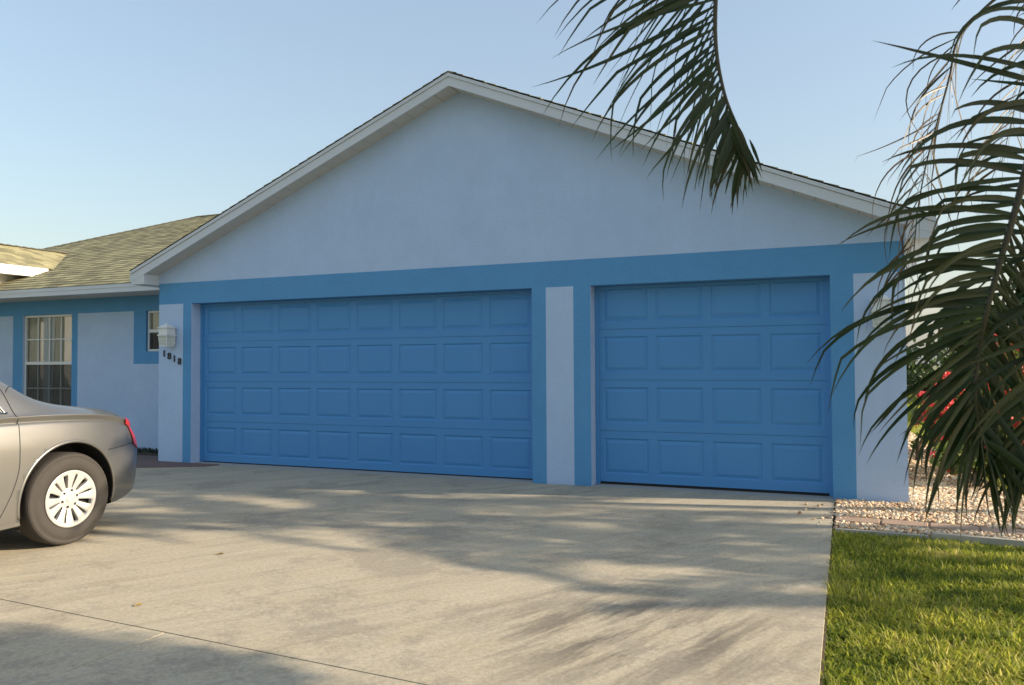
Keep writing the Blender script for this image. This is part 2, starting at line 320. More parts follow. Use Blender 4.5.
for a in ((20000, -.1, 2.2, -1.5, 1.6, inbed), (5000, .53, 4.2, -1.5, 4, inbed, .012, .024), (2500, .53, 1.4, 4, 10.5, inbed, .015, .03),
          (140, EDGE-.5, EDGE+.1, -1.3, -.2, lambda x, y: x > EDGE-.35*rng.random(len(x))**4)):
    V, F, r_ = pebbles(*a); Vs.append(V); Fs.append(F+off); Rs.append(r_); off += len(V)
pb = np_obj('gravel', np.concatenate(Vs), np.concatenate(Fs), np.concatenate(Rs), M['pebble']); tag(pb, 'pale tan pebble gravel along the garage corner', 'gravel', kind='stuff')
# border pavers (countable)
pw = .335
for i in range(11):
    x0 = -.095+i*(pw+.012); yy = -.90-.063*x0; b = MB(); b.box(0, pw, -.2, 0, -.03, .014)
    o = b.build('border_paver', M['paver'], bevel=.008); o.location = (x0, yy+random.uniform(-.008, .008), random.uniform(-.003, .005)); o.rotation_euler.z = -.063+random.uniform(-.02, .02)
    lab = {0: 'brown border paver touching the driveway edge, in the gravel by the garage corner', 1: 'second brown border paver from the driveway, straight in front of the garage wall corner', 2: 'third brown border paver from the driveway, just right of the garage wall corner',
           3: 'fourth brown border paver from the driveway, under the palm tips at the right edge'}.get(i, 'brown border paver beyond the right edge of the photo')
    tag(o, lab, 'paver', 'pavers bordering the gravel bed')
b = MB(); pts = [(-.1, -1.40), (.28, -1.425)]
b.prism([(-.1, -1.405, 0), (.55, -1.43, 0), (.55, -1.47, 0), (-.1, -1.445, 0)][::-1], (0, 0, .008), (0, 0, -.06)); tag(b.build('edging_strip', M['edging'], bevel=.004), 'sunken dark concrete edging between lawn and gravel, next to the driveway', 'edging')
b = MB(); b.prism([(.57, -1.432, 0), (2.3, -1.60, 0), (4.2, -1.82, 0), (4.2, -1.87, 0), (2.3, -1.65, 0), (.57, -1.475, 0)][::-1], (0, 0, .03), (0, 0, -.06)); tag(b.build('edging_strip', M['edging'], bevel=.004), 'raised pale concrete edging curving between lawn and gravel at the right', 'edging')
# ------------------------------------------------------------------ HOUSE
H = empty('house', (-4.07, 0, 0), 'blue stucco house with wide gable front over two blue garage doors', 'house')
xL, xR, xM, zT, zB = -8.645, .512, -4.066, 2.134, 2.42; SL = .415
O1 = (-8.07, -3.18); O2 = (-2.51, -.13); RV = .2
apex = zB+.117+SL*(xM-xL)
b = MB()
xs = [xL, -8.215, O1[0], O1[1], -3.015, -2.70, O2[0], O2[1], .075, xR]; kind = [0, 1, None, 1, 0, 1, None, 1, 0]   # 0 light, 1 blue, None opening
for i, k in enumerate(kind):
    if k is None: continue
    b.quad((xs[i], 0, -.05), (xs[i+1], 0, -.05), (xs[i+1], 0, zT), (xs[i], 0, zT), k)
for i in range(len(xs)-1): b.quad((xs[i], 0, zT), (xs[i+1], 0, zT), (xs[i+1], 0, zB), (xs[i], 0, zB), 1)
b.add([(xL, 0, zB), (xR, 0, zB), (xR, 0, zB+.117), (xM, 0, apex), (xL, 0, zB+.117)], [(0, 1, 2, 3, 4)], 0)
for (a, c) in (O1, O2):
    b.quad((a, RV, -.05), (a, 0, -.05), (a, 0, zT), (a, RV, zT), 0); b.quad((c, 0, -.05), (c, RV, -.05), (c, RV, zT), (c, 0, zT), 0); b.quad((a, 0, zT), (c, 0, zT), (c, RV, zT), (a, RV, zT), 1)
    b.quad((a, RV, zT), (c, RV, zT), (c, RV, -.05), (a, RV, -.05), 2)
b.quad((xR, 0, -.05), (xR, 10.3, -.05), (xR, 10.3, zB+.1), (xR, 0, zB+.1), 0); b.quad((xL, 1.0, -.05), (xL, 0, -.05), (xL, 0, zB+.1), (xL, 1.0, zB+.1), 0)
b.quad((xR, 10.3, -.05), (-17.6, 10.3, -.05), (-17.6, 10.3, zB), (xR, 10.3, zB), 0)
b.build('garage_wall', [M['light'], M['blue'], M['interior']], H)
# garage doors
def garage_door(x0, x1, cols, gap):
    y = RV-.025; x0 += .045; x1 -= .035; w_ = x1-x0; root = None
    fr = MB(); fr.box(x0-.043, x0, y-.012, RV-.001, .004, zT-.003); fr.box(x1, x1+.033, y-.012, RV-.001, .004, zT-.003); fr.box(x0, x1, y-.012, RV-.001, zT-.035, zT-.003); fr.box(x0, x1, RV-.012, RV-.002, .003, zT-.04, 1)
    if not gap: fr.box(x0, x1, y-.004, y+.02, .004, .012, 1)
    root = fr.build('garage_door', [M['door'], M['dark']], H)
    z0 = .03 if gap else .014; top = zT-.037; hgt = .546 if gap else .536
    for r_ in range(4):
        s = MB(); a = z0+r_*hgt+.0015; c = min(a+hgt-.003, top); cw = w_/cols; mg = .062*(cw/.6); zm = .1; fy = y
        xsx = [x0]; holes = []
        for k in range(cols):
            p0, p1 = x0+k*cw+.043, x0+(k+1)*cw-.043; holes.append((p0, p1)); xsx += [p0, p1]
        xsx.append(x1); za, zc = a+.086, a+hgt-.080
        s.quad((x0, fy, a), (x1, fy, a), (x1, fy, za), (x0, fy, za)); s.quad((x0, fy, zc), (x1, fy, zc), (x1, fy, c), (x0, fy, c))
        for k in range(0, len(xsx), 2): s.quad((xsx[k], fy, za), (xsx[k+1], fy, za), (xsx[k+1], fy, zc), (xsx[k], fy, zc))
        def ring(q0, q1, za0, za1, ya, r0_, r1_, zb0, zb1, yb):
            A = [(q0, ya, za0), (q1, ya, za0), (q1, ya, za1), (q0, ya, za1)]; B = [(r0_, yb, zb0), (r1_, yb, zb0), (r1_, yb, zb1), (r0_, yb, zb1)]
            for i in range(4): j = (i+1) % 4; s.quad(A[i], A[j], B[j], B[i])
        for p0, p1 in holes:
            ring(p0, p1, za, zc, fy, p0+.014, p1-.014, za+.014, zc-.014, fy+.010)
            ring(p0+.014, p1-.014, za+.014, zc-.014, fy+.010, p0+.020, p1-.020, za+.020, zc-.020, fy+.010)
            ring(p0+.020, p1-.020, za+.020, zc-.020, fy+.010, p0+.05, p1-.05, za+.05, zc-.05, fy+.001)
            s.quad((p0+.05, fy+.001, za+.05), (p1-.05, fy+.001, za+.05), (p1-.05, fy+.001, zc-.05), (p0+.05, fy+.001, zc-.05))
        s.quad((x0, fy, c), (x1, fy, c), (x1, fy+.02, c), (x0, fy+.02, c)); s.quad((x1, fy, a), (x0, fy, a), (x0, fy+.02, a), (x1, fy+.02, a))
        s.build('door_section', M['door'], root)
    return root
d1 = garage_door(*O1, 8, False); d1['label'] = 'double-width blue garage door with eight panel columns'
d2 = garage_door(*O2, 4, True); d2['label'] = 'single blue garage door with four panel columns and a gap beneath'
# left wing wall (set back)
WY = .9; XE = -17.6
def cells(b, xs, zs, grid, y):
    for i in range(len(xs)-1):
        for j in range(len(zs)-1):
            k = grid[j][i]
            if k is not None: b.quad((xs[i], y, zs[j]), (xs[i+1], y, zs[j]), (xs[i+1], y, zs[j+1]), (xs[i], y, zs[j+1]), k)
b = MB()
xs = [XE, -12.86, -12.62, -11.47, -11.335, -10.12, -9.87, -9.27, -9.08, xL]; zs = [-.05, .36, .52, 1.33, 1.52, 2.145, 2.40]
o = None
g_ = [[0]*9, [0, 1, 1, 1, 0, 0, 0, 0, 0], [0, 1, o, 1, 0, 0, 0, 0, 0], [0, 1, o, 1, 0, 1, 1, 1, 0], [0, 1, o, 1, 0, 1, o, 1, 0], [1]*9]
cells(b, xs, zs, g_, WY)
def reveal(x0, x1, z0, z1, d=.11, k=0):
    y0, y1 = WY, WY+d
    b.quad((x0, y1, z0), (x0, y0, z0), (x0, y0, z1), (x0, y1, z1), k); b.quad((x1, y0, z0), (x1, y1, z0), (x1, y1, z1), (x1, y0, z1), k)
    b.quad((x0, y0, z1), (x1, y0, z1), (x1, y1, z1), (x0, y1, z1), k); b.quad((x0, y1, z0), (x1, y1, z0), (x1, y0, z0), (x0, y0, z0), k)
reveal(-12.62, -11.47, .52, 2.145, .14); reveal(-9.87, -9.27, 1.52, 2.145, .14, 1)
b.quad((XE, 10.3, -.05), (XE, WY, -.05), (XE, WY, zB), (XE, 10.3, zB), 0)
b.build('wing_wall', [M['light'], M['blue']], H)
def window(x0, x1, z0, z1, cols, big):
    y = WY+.035; f = MB(); fw = .035; zm = (z0+z1)/2+(.02 if big else 0)
    f.box(x0+.002, x0+fw, y, y+.05, z0, z1-.002); f.box(x1-fw, x1-.002, y, y+.05, z0, z1-.002); f.box(x0+fw, x1-fw, y, y+.05, z1-fw, z1-.002); f.box(x0+fw, x1-fw, y, y+.05, z0+.001, z0+fw); f.box(x0+fw, x1-fw, y-.006, y+.044, zm-.025, zm+.025)
    root = f.build('window', M['white'], H, bevel=.003)
    mb = MB(); 
    for (a, c) in ((z0+fw, zm-.025), (zm+.025, z1-fw)):
        for k in range(1, cols): xx = x0+fw+(x1-x0-2*fw)*k/cols; mb.box(xx-.010, xx+.010, y+.012, y+.024, a, c)
        if big: mb.box(x0+fw, x1-fw, y+.0105, y+.0225, (a+c)/2-.010, (a+c)/2+.010)
    mb.build('muntins', M['white'], root)
    gl = MB(); gl.quad((x0+fw, y+.03, zm+.025), (x1-fw, y+.03, zm+.025), (x1-fw, y+.03, z1-fw), (x0+fw, y+.03, z1-fw)); gl.build('pane', M['glass'], root); gl = MB(); gl.quad((x0+fw, y+.03, z0+fw), (x1-fw, y+.03, z0+fw), (x1-fw, y+.03, zm-.025), (x0+fw, y+.03, zm-.025)); gl.build('pane', M['glass'], root)
    s = MB(); s.quad((x0+fw, y+.008, z0+fw), (x1-fw, y+.008, z0+fw), (x1-fw, y+.008, zm-.025), (x0+fw, y+.008, zm-.025)); s.build('insect_screen', M['screen'], root)
    # curtains
    def drape(xa, xb, za, zb, nm, m_, yy, taper=0):
        c = MB(); n = 40; 
        for k in range(n):
            t0, t1 = k/n, (k+1)/n; f0 = lambda t: yy+.005*math.sin(t*n*.8)+.002*math.sin(t*n*2.1)
            A, B = xa+(xb-xa)*t0, xa+(xb-xa)*t1
            m0 = (xa+xb)/2; A2, B2 = m0+(A-m0)*(1-taper), m0+(B-m0)*(1-taper)
            c.quad((A2, f0(t0), za), (B2, f0(t1), za), (B, f0(t1), zb), (A, f0(t0), zb))
        c.build(nm, m_, root, smooth=True)
    if big:
        drape(x0+.01, x0+.40, z0, z1-.03, 'curtain', M['curtain'], y+.052); drape(x0+.36, x0+.66, z0+.05, z1-.03, 'sheer_curtain', M['sheer'], y+.046, .3); drape(x0+.60, x1-.01, z0, z1-.03, 'curtain', M['curtain'], y+.06)
    else:
        drape(x0+.02, x1-.02, (z0+z1)/2-.05, z1, 'curtain', M['curtain'], y+.055); 
    bk = MB(); bk.box(x0-.1, x1+.1, y+.16, y+1.4, z0-.1, z1+.1); k = bk.build('room_recess', M['interior'], root); k.data.flip_normals()
    return root
w1 = window(-12.62, -11.47, .52, 2.145, 4, True); w1['label'] = 'tall white sash window with beige curtains above the car'
w2 = window(-9.87, -9.27, 1.52, 2.145, 1, False); w2['label'] = 'small white sash window beside the garage corner'
# roofs: stepped shingle courses
def roof(name, origin, ud, vd, length, ext, parent, th=.008, row=.1435, base=.03):
    """rows of shingles climbing vd from origin; ext(v)->(u0,u1)"""
    ud = Vector(ud).normalized(); vd = Vector(vd).normalized(); n = ud.cross(vd).normalized(); n = n if n.z > 0 else -n; org = Vector(origin)
    V = []; F = []; UV = []; k = int(math.ceil(length/row))
    for i in range(k):
        v0, v1 = i*row, min((i+1)*row, length); a0, a1 = ext(v0); c0, c1 = ext(v1)
        if a1-a0 < .02: continue
        c1 = max(c1, c0+.001)
        segs = max(1, int((a1-a0)/.5))
        jit = [random.uniform(-.0035, .0035) for _ in range(segs+1)]; jt = [random.uniform(-.002, .002) for _ in range(segs+1)]
        P = lambda u, v, h: org+ud*u+vd*v+n*h
        for s in range(segs):
            t0, t1 = s/segs, (s+1)/segs
            A, B, C_, D = a0+(a1-a0)*t0, a0+(a1-a0)*t1, c0+(c1-c0)*t1, c0+(c1-c0)*t0
            o = len(V); V += [P(A, v0+jit[s], th+jt[s]), P(B, v0+jit[s+1], th+jt[s+1]), P(C_, v1, 0), P(D, v1, 0), P(A, v0+jit[s], -.004), P(B, v0+jit[s+1], -.004)]
            F += [(o, o+1, o+2, o+3), (o+4, o+5, o+1, o)]; UV += [(A, v0+.01), (B, v0+.01), (C_, v1-.002), (D, v1-.002), (A, v0+.004), (B, v0+.004), (B, v0+.012), (A, v0+.012)]
            if s == 0: F.append((o+4, o, o+3)); UV += [(A, v0), (A, v0+.01), (D, v1)]
            if s == segs-1: F.append((o+1, o+5, o+2)); UV += [(B, v0), (B, v0+.01), (C_, v1)]
    # backing sheet
    e0, e1 = ext(0), ext(length); o = len(V); q = [(e0[0], 0), (e0[1], 0), (e1[1], length), (e1[0], length)]
    V += [org+ud*u+vd*v-n*base for u, v in q]; F.append((o+3, o+2, o+1, o)); UV += [(u, v) for u, v in q][::-1]
    me = bpy.data.meshes.new(name); me.from_pydata([tuple(v) for v in V], [], F); uvl = me.uv_layers.new(name='UVMap')
    uvl.data.foreach_set('uv', [c for p in UV for c in p]); me.materials.append(M['shingle']); me.update()
    ob = bpy.data.objects.new(name, me); COL.objects.link(ob); put(ob, parent); return ob
RY = -.262; ex = .232                               # rake overhang, eave overhang
gx0, gx1 = xL-ex, xR+ex; gze = 2.585; run = (gx1-gx0)/2; gzr = gze+SL*run; slen = math.hypot(run, SL*run)
cs = 1/math.hypot(1, SL)
RG = roof('garage_roof', (gx0-.015, RY-.015, gze), (0, 1, 0), (1, 0, SL), slen+.02, lambda v: (0, 5.6), H)
RG2 = roof('garage_roof', (gx1+.015, RY-.015, gze), (0, 1, 0), (-1, 0, SL), slen+.02, lambda v: (0, 10.9-v*cs*.0), H)
# main house roof, front slope with hip at the west, ridge parallel to the front
MY, MZ, MX0 = .28, 2.50, -18.25; mrun = 5.06; ml = math.hypot(mrun, SL*mrun)
roof('main_roof', (MX0, MY, MZ), (1, 0, 0), (0, 1, SL), ml, lambda v: (v*cs, min(9.45+v*cs, 14.2)), H)
roof('main_roof', (MX0, MY, MZ), (0, 1, 0), (1, 0, SL), ml, lambda v: (v*cs, 2*mrun-v*cs), H)
roof('main_roof', (MX0, MY+2*mrun, MZ), (1, 0, 0), (0, -1, SL), ml, lambda v: (v*cs, 14.2), H)
rz = MZ+SL*mrun
b = MB()
def cap(p, q, w_=.11, rise=.03):
    b = MB(); p, q = Vector(p), Vector(q); t = (q-p); n = max(1, int(t.length/.15)); sdv = t.cross(Vector((0, 0, 1))).normalized()*w_
    for i in range(n):
        a = p+t*(i/n)+Vector((0, 0, .006)); c = p+t*((i+1.1)/n)-Vector((0, 0, .003)); d = Vector((0, 0, rise)); lo_ = Vector((0, 0, -w_*SL*.8+.012))
        b.quad(a-sdv+lo_, a+d*.5, c+d*.5, c-sdv+lo_); b.quad(a+d*.5, a+sdv+lo_, c+sdv+lo_, c+d*.5); b.add([a-sdv+lo_, a+sdv+lo_, a+d*.5], [(0, 1, 2)])
    b.build('ridge_cap', M['shingle'], H)
cap((MX0, MY, MZ), (MX0+mrun, MY+mrun, rz), .09); cap((MX0+mrun, MY+mrun, rz), (-4.06, MY+mrun, rz), .1); cap((xM, RY-.010, gzr-.006), (xM, 5.4, gzr-.006), .1, .02)
# porch roof
PR, PZ, PE, PEZ = -13.75, 3.46, -12.62, 2.985; ps = (PZ-PEZ)/(PE-PR); pl = math.hypot(PE-PR, PZ-PEZ)
cap((PR, -1.0, PZ+.004), (PR, 2.75, PZ+.004), .08)
pcs = 1/math.hypot(1, ps)
roof('porch_roof', (PE, -1.0, PEZ), (0, 1, 0), (-1, 0, ps), pl, lambda v: (0, 1.0+1.42+v*pcs*(ps/SL)+.1), H)
roof('porch_roof', (2*PR-PE, -1.0, PEZ), (0, 1, 0), (1, 0, ps), pl, lambda v: (0, 1.0+1.42+v*pcs*(ps/SL)+.1), H)
b = MB(); b.box(PE-.001, PE+.022, -1.0, 1.33, PEZ-.17, PEZ-.012); b.box(2*PR-PE-.022, 2*PR-PE+.001, -1.0, 1.33, PEZ-.17, PEZ-.012); b.box(2*PR-PE, PE-.002, -1.0, 1.3, PEZ-.165, PEZ-.15, 1)
b.build('porch_fascia', [M['white'], M['soffit']], H)
b = MB(); xw = PE-.30; b.box(2*PR-xw, xw, .31, 1.6, 2.53, PEZ-.166); b.box(-13.9, -13.6, -.8, -.5, 0, PEZ-.168); b.box(2*PR-xw, 2*PR-xw+.3, -.8, -.5, 0, PEZ-.168)
b.add([(2*PR-PE+.05, -.9, PEZ-.06), (PE-.05, -.9, PEZ-.06), (PR, -.9, PZ-.05)], [(0, 1, 2)]); b.build('porch_wall', M['white_stucco'], H)
# fascia, soffits
b = MB(); th = .155
def rake(sgn):
    xe = gx0 if sgn > 0 else gx1
    p = lambda x, dz: (x, gze+SL*abs(x-xe)+dz)
    # main board and a stepped upper trim
    for (y0, y1, a, c, e) in ((RY, RY+.022, -.155, -.052, 0), (RY-.014, RY+.02, -.050, -.012, .006)):
        A = [(xe-sgn*e, gze+a), (xM, gze+SL*run+a), (xM, gze+SL*run+c), (xe-sgn*e, gze+c)]
        b.prism([Vector((x, 0, z)) for x, z in A], (0, y0, 0), (0, y1, 0))
    
rake(1); rake(-1)
# eave fascia boards along the sides and gutters-less return boxes
for xe, s in ((gx0, -1), (gx1, 1)):
    xa, xb = sorted((xe, xe+s*.02)); b.box(xa, xb, RY+.0, 10.6 if s > 0 else MY-.03, gze-.155, gze-.02)
    xi = xL if s < 0 else xR; xa, xb = sorted((xe-s*.001, xi-s*.0)); 
    b.prism([Vector((xe-s*.001, 0, 2.395)), Vector((xi, 0, 2.395)), Vector((xi, 0, gze+SL*abs(xi-xe)-.148)), Vector((xe-s*.001, 0, gze-.148))], (0, RY+.003, 0), (0, -.001, 0)); 
    b.box(xa, xb, .001, 10.3 if s > 0 else MY-.03, 2.395, 2.41)
b.box(MX0-.02, gx0-.002 if False else xL-.001, MY-.022, MY, 2.372, 2.489)
b.box(XE-.6, gx0, MY-.03, MY-.022, 2.44, 2.489)
b.build('fascia', M['trim'], H)
b = MB()
def rsoff(sgn):
    xe = xL if sgn > 0 else xR; z0 = zB+.098-.012
    n = 24
    for i in range(n):
        t0, t1 = i/n, (i+1)/n; x0, x1 = xe+(xM-xe)*t0, xe+(xM-xe)*t1-sgn*.006; zz = lambda x: gze+SL*abs(x-(gx0 if sgn > 0 else gx1))-.146
        b.prism([Vector((x0, 0, zz(x0))), Vector((x1, 0, zz(x1))), Vector((x1, 0, zz(x1)+.01)), Vector((x0, 0, zz(x0)+.01))], (0, RY+.022, 0), (0, .05, 0))
rsoff(1); rsoff(-1); b.box(XE-.55, xL-.002, MY+.001, WY-.001, 2.378, 2.392)
b.build('soffit', M['soffit'], H)
# house number, stepping down to the right
hn = bpy.data.objects.new('house_number', None); COL.objects.link(hn); hn.location = (-8.4, -.01, 1.42); hn.parent = H; hn.matrix_parent_inverse = Matrix.Translation(H.location).inverted()
hn['label'] = 'black digits 1818 stepping down the left pilaster'
for i, ch in enumerate('1818'):
    cu = bpy.data.curves.new('digit', 'FONT'); cu.body = ch; cu.size = .125; cu.extrude = .006; cu.align_x = 'CENTER'; cu.offset = .001
    t = bpy.data.objects.new('tmp', cu); COL.objects.link(t); bpy.context.view_layer.update()
    me = bpy.data.meshes.new_from_object(t.evaluated_get(bpy.context.evaluated_depsgraph_get())); bpy.data.objects.remove(t)
    me.materials.clear(); me.materials.append(M['black']); d = bpy.data.objects.new('digit', me); COL.objects.link(d)
    d.parent = hn; d.rotation_euler.x = R(90); d.location = (-8.54+i*.092+8.4, -.002, 1.455-i*.036-1.42-.03)
# lanterns
def lantern(x, y, z, label):
    e = empty('wall_lantern', (x, y, z), label, 'lantern', 'white lanterns on the garage front')
    b = MB(); b.box(x-.05, x+.05, y-.02, y-.001, z-.12, z+.10); b.tube([(x, y-.02, z+.05), (x, y-.04, z+.06), (x, y-.07, z+.05)], .012, 8); b.build('bracket', M['white'], e, bevel=.004)
    cy = y-.098; b = MB(); 
    for (h0, h1, r0_, r1_) in ((.0, .018, .086, .086), (.018, .10, .074, .074), (.10, .118, .084, .084), (.118, .15, .066, .045), (.15, .17, .02, .012)):
        A = [(x-r0_, cy-r0_, z+h0), (x+r0_, cy-r0_, z+h0), (x+r0_, cy+r0_, z+h0), (x-r0_, cy+r0_, z+h0)]; B = [(x-r1_, cy-r1_, z+h1), (x+r1_, cy-r1_, z+h1), (x+r1_, cy+r1_, z+h1), (x-r1_, cy+r1_, z+h1)]
        b.add(A+B, [(3, 2, 1, 0), (4, 5, 6, 7)]+[(i, (i+1) % 4, 4+(i+1) % 4, 4+i) for i in range(4)])
    b.build('lantern_cap', M['white'], e, bevel=.003)
    b = MB(); r1 = .070; r2 = .060; zt, zb_ = z-.002, z-.135
    P = lambda i, t: (x+(r1+(r2-r1)*t)*(-1, 1, 1, -1)[i], cy+(r1+(r2-r1)*t)*(-1, -1, 1, 1)[i], zt+(zb_-zt)*t)
    for i in range(4):
        j = (i+1) % 4; b.tube([P(i, 0), P(i, 1)], .008, 4)
        for q in (.33, .66):
            a0, a1, c0, c1 = Vector(P(i, 0)), Vector(P(j, 0)), Vector(P(i, 1)), Vector(P(j, 1)); b.tube([a0.lerp(a1, q), c0.lerp(c1, q)], .005, 4)
        for t in (0.02, .35, .68, 1): b.tube([P(i, t), P(j, t)], .005 if t < 1 else .009, 4)
    b.build('lantern_cage', M['white'], e)
    b = MB(); b.add([Vector(P(i, 0))*1 for i in range(4)]+[Vector(P(i, .98)) for i in range(4)], [(i, (i+1) % 4, 4+(i+1) % 4, 4+i) for i in range(4)]+[(7, 6, 5, 4)]); 
    for i, v in enumerate(b.v): b.v[i] = (x+(v[0]-x)*.93, cy+(v[1]-cy)*.93, v[2])
    b.build('lantern_glass', M['lamp_glass'], e)
    return e
lantern(-8.40, 0, 1.70, 'white caged wall lantern above the house number on the left pilaster')
lantern(.30, 0, 1.76, 'white caged wall lantern right of the single garage door, behind palm leaves')
# ------------------------------------------------------------------ CAR (tail towards the garage)
CX, CY = -6.115, -3.15
st = np.array([  # s, w, zb, zs, zt, wr
 [-.04, .44, .42, .74, .78, .34], [.0, .57, .36, .79, .84, .42], [.08, .68, .29, .84, .905, .51], [.22, .775, .25, .885, .945, .58], [.42, .85, .22, .92, .975, .64], [.65, .895, .21, .945, 1.00, .68],
 [.87, .910, .21, .957, 1.03, .70], [1.05, .913, .20, .963, 1.085, .70], [1.25, .914, .19, .965, 1.225, .69], [1.45, .915, .185, .965, 1.345, .66], [1.75, .915, .18, .965, 1.44, .615], [2.1, .915, .18, .96, 1.48, .58], [2.5, .915, .18, .955, 1.47, .57], [2.9, .912, .18, .95, 1.44, .58],
 [3.2, .91, .18, .945, 1.34, .62], [3.5, .905, .185, .94, 1.18, .67], [3.75, .90, .20, .92, 1.05, .70], [4.1, .88, .2, .88, .99, .70], [4.4, .85, .2, .83, .93, .66], [4.65, .79, .22, .74, .82, .58], [4.8, .68, .28, .64, .70, .48], [4.86, .58, .36, .56, .60, .40]])
LEN = st[-1, 0]
def prm(s): return [float(np.interp(s, sg, col)) for col in sgc]
sg = np.linspace(-.04, LEN, 240); raw = [np.interp(sg, st[:, 0], st[:, i]) for i in range(1, 6)]
def smooth1(a, n=7):
    k = np.ones(n)/n; p = np.pad(a, n//2, mode='reflect', reflect_type='odd'); return np.convolve(p, k, 'valid')
sgc = [smooth1(smooth1(a)) for a in raw]
def section(s):
    w_, zb, zs, zt, wr = prm(s); h = zs-zb
    return [(0, zb), (w_*.7, zb), (w_-.055, zb+.012), (w_-.022, zb+.05), (w_-.004, zb+h*.30), (w_, zb+h*.52), (w_-.006, zb+h*.74), (w_-.030, zs-.075), (w_-.052, zs-.052), (w_-.034, zs-.012), (w_-.060, zs+.002),
            (w_-.060+(wr-w_+.060)*.50, zs+(zt-zs)*.52), (wr, zt-(zt-zs)*.13-.004), (wr*.86, zt-.012), (wr*.45, zt-.002), (0, zt)]
def cr(P, u):
    n = len(P)-1; i = min(int(u), n-1); t = u-i; p1, p2 = P[i], P[i+1]; p0 = P[i-1] if i > 0 else p1; p3 = P[i+2] if i+2 <= n else p2
    f = lambda a, b_, c, d: .5*((2*b_)+(-a+c)*t+(2*a-5*b_+4*c-d)*t*t+(-a+3*b_-3*c+d)*t**3)
    return f(p0[0], p1[0], p2[0], p3[0]), f(p0[1], p1[1], p2[1], p3[1])
NU = 14
def surf(s, u, side=1, off=0.):
    x, z = cr(section(s), u)
    if off:
        x1, z1 = cr(section(s), min(u+.05, NU)); x0_, z0_ = cr(section(s), max(u-.05, 0)); tx, tz = x1-x0_, z1-z0_; l = math.hypot(tx, tz) or 1; x += tz/l*off; z -= tx/l*off
    lean = .09*min(1, max(0, (z-.60)/.32))**1.3*max(0, 1-s/.6)
    return Vector((CX+side*x, CY-s-lean, z))
def u_of_z(s, z, lo=2.0, hi=8.6):
    for _ in range(30):
        m_ = (lo+hi)/2
        if cr(section(s), m_)[1] < z: lo = m_
        else: hi = m_
    return lo
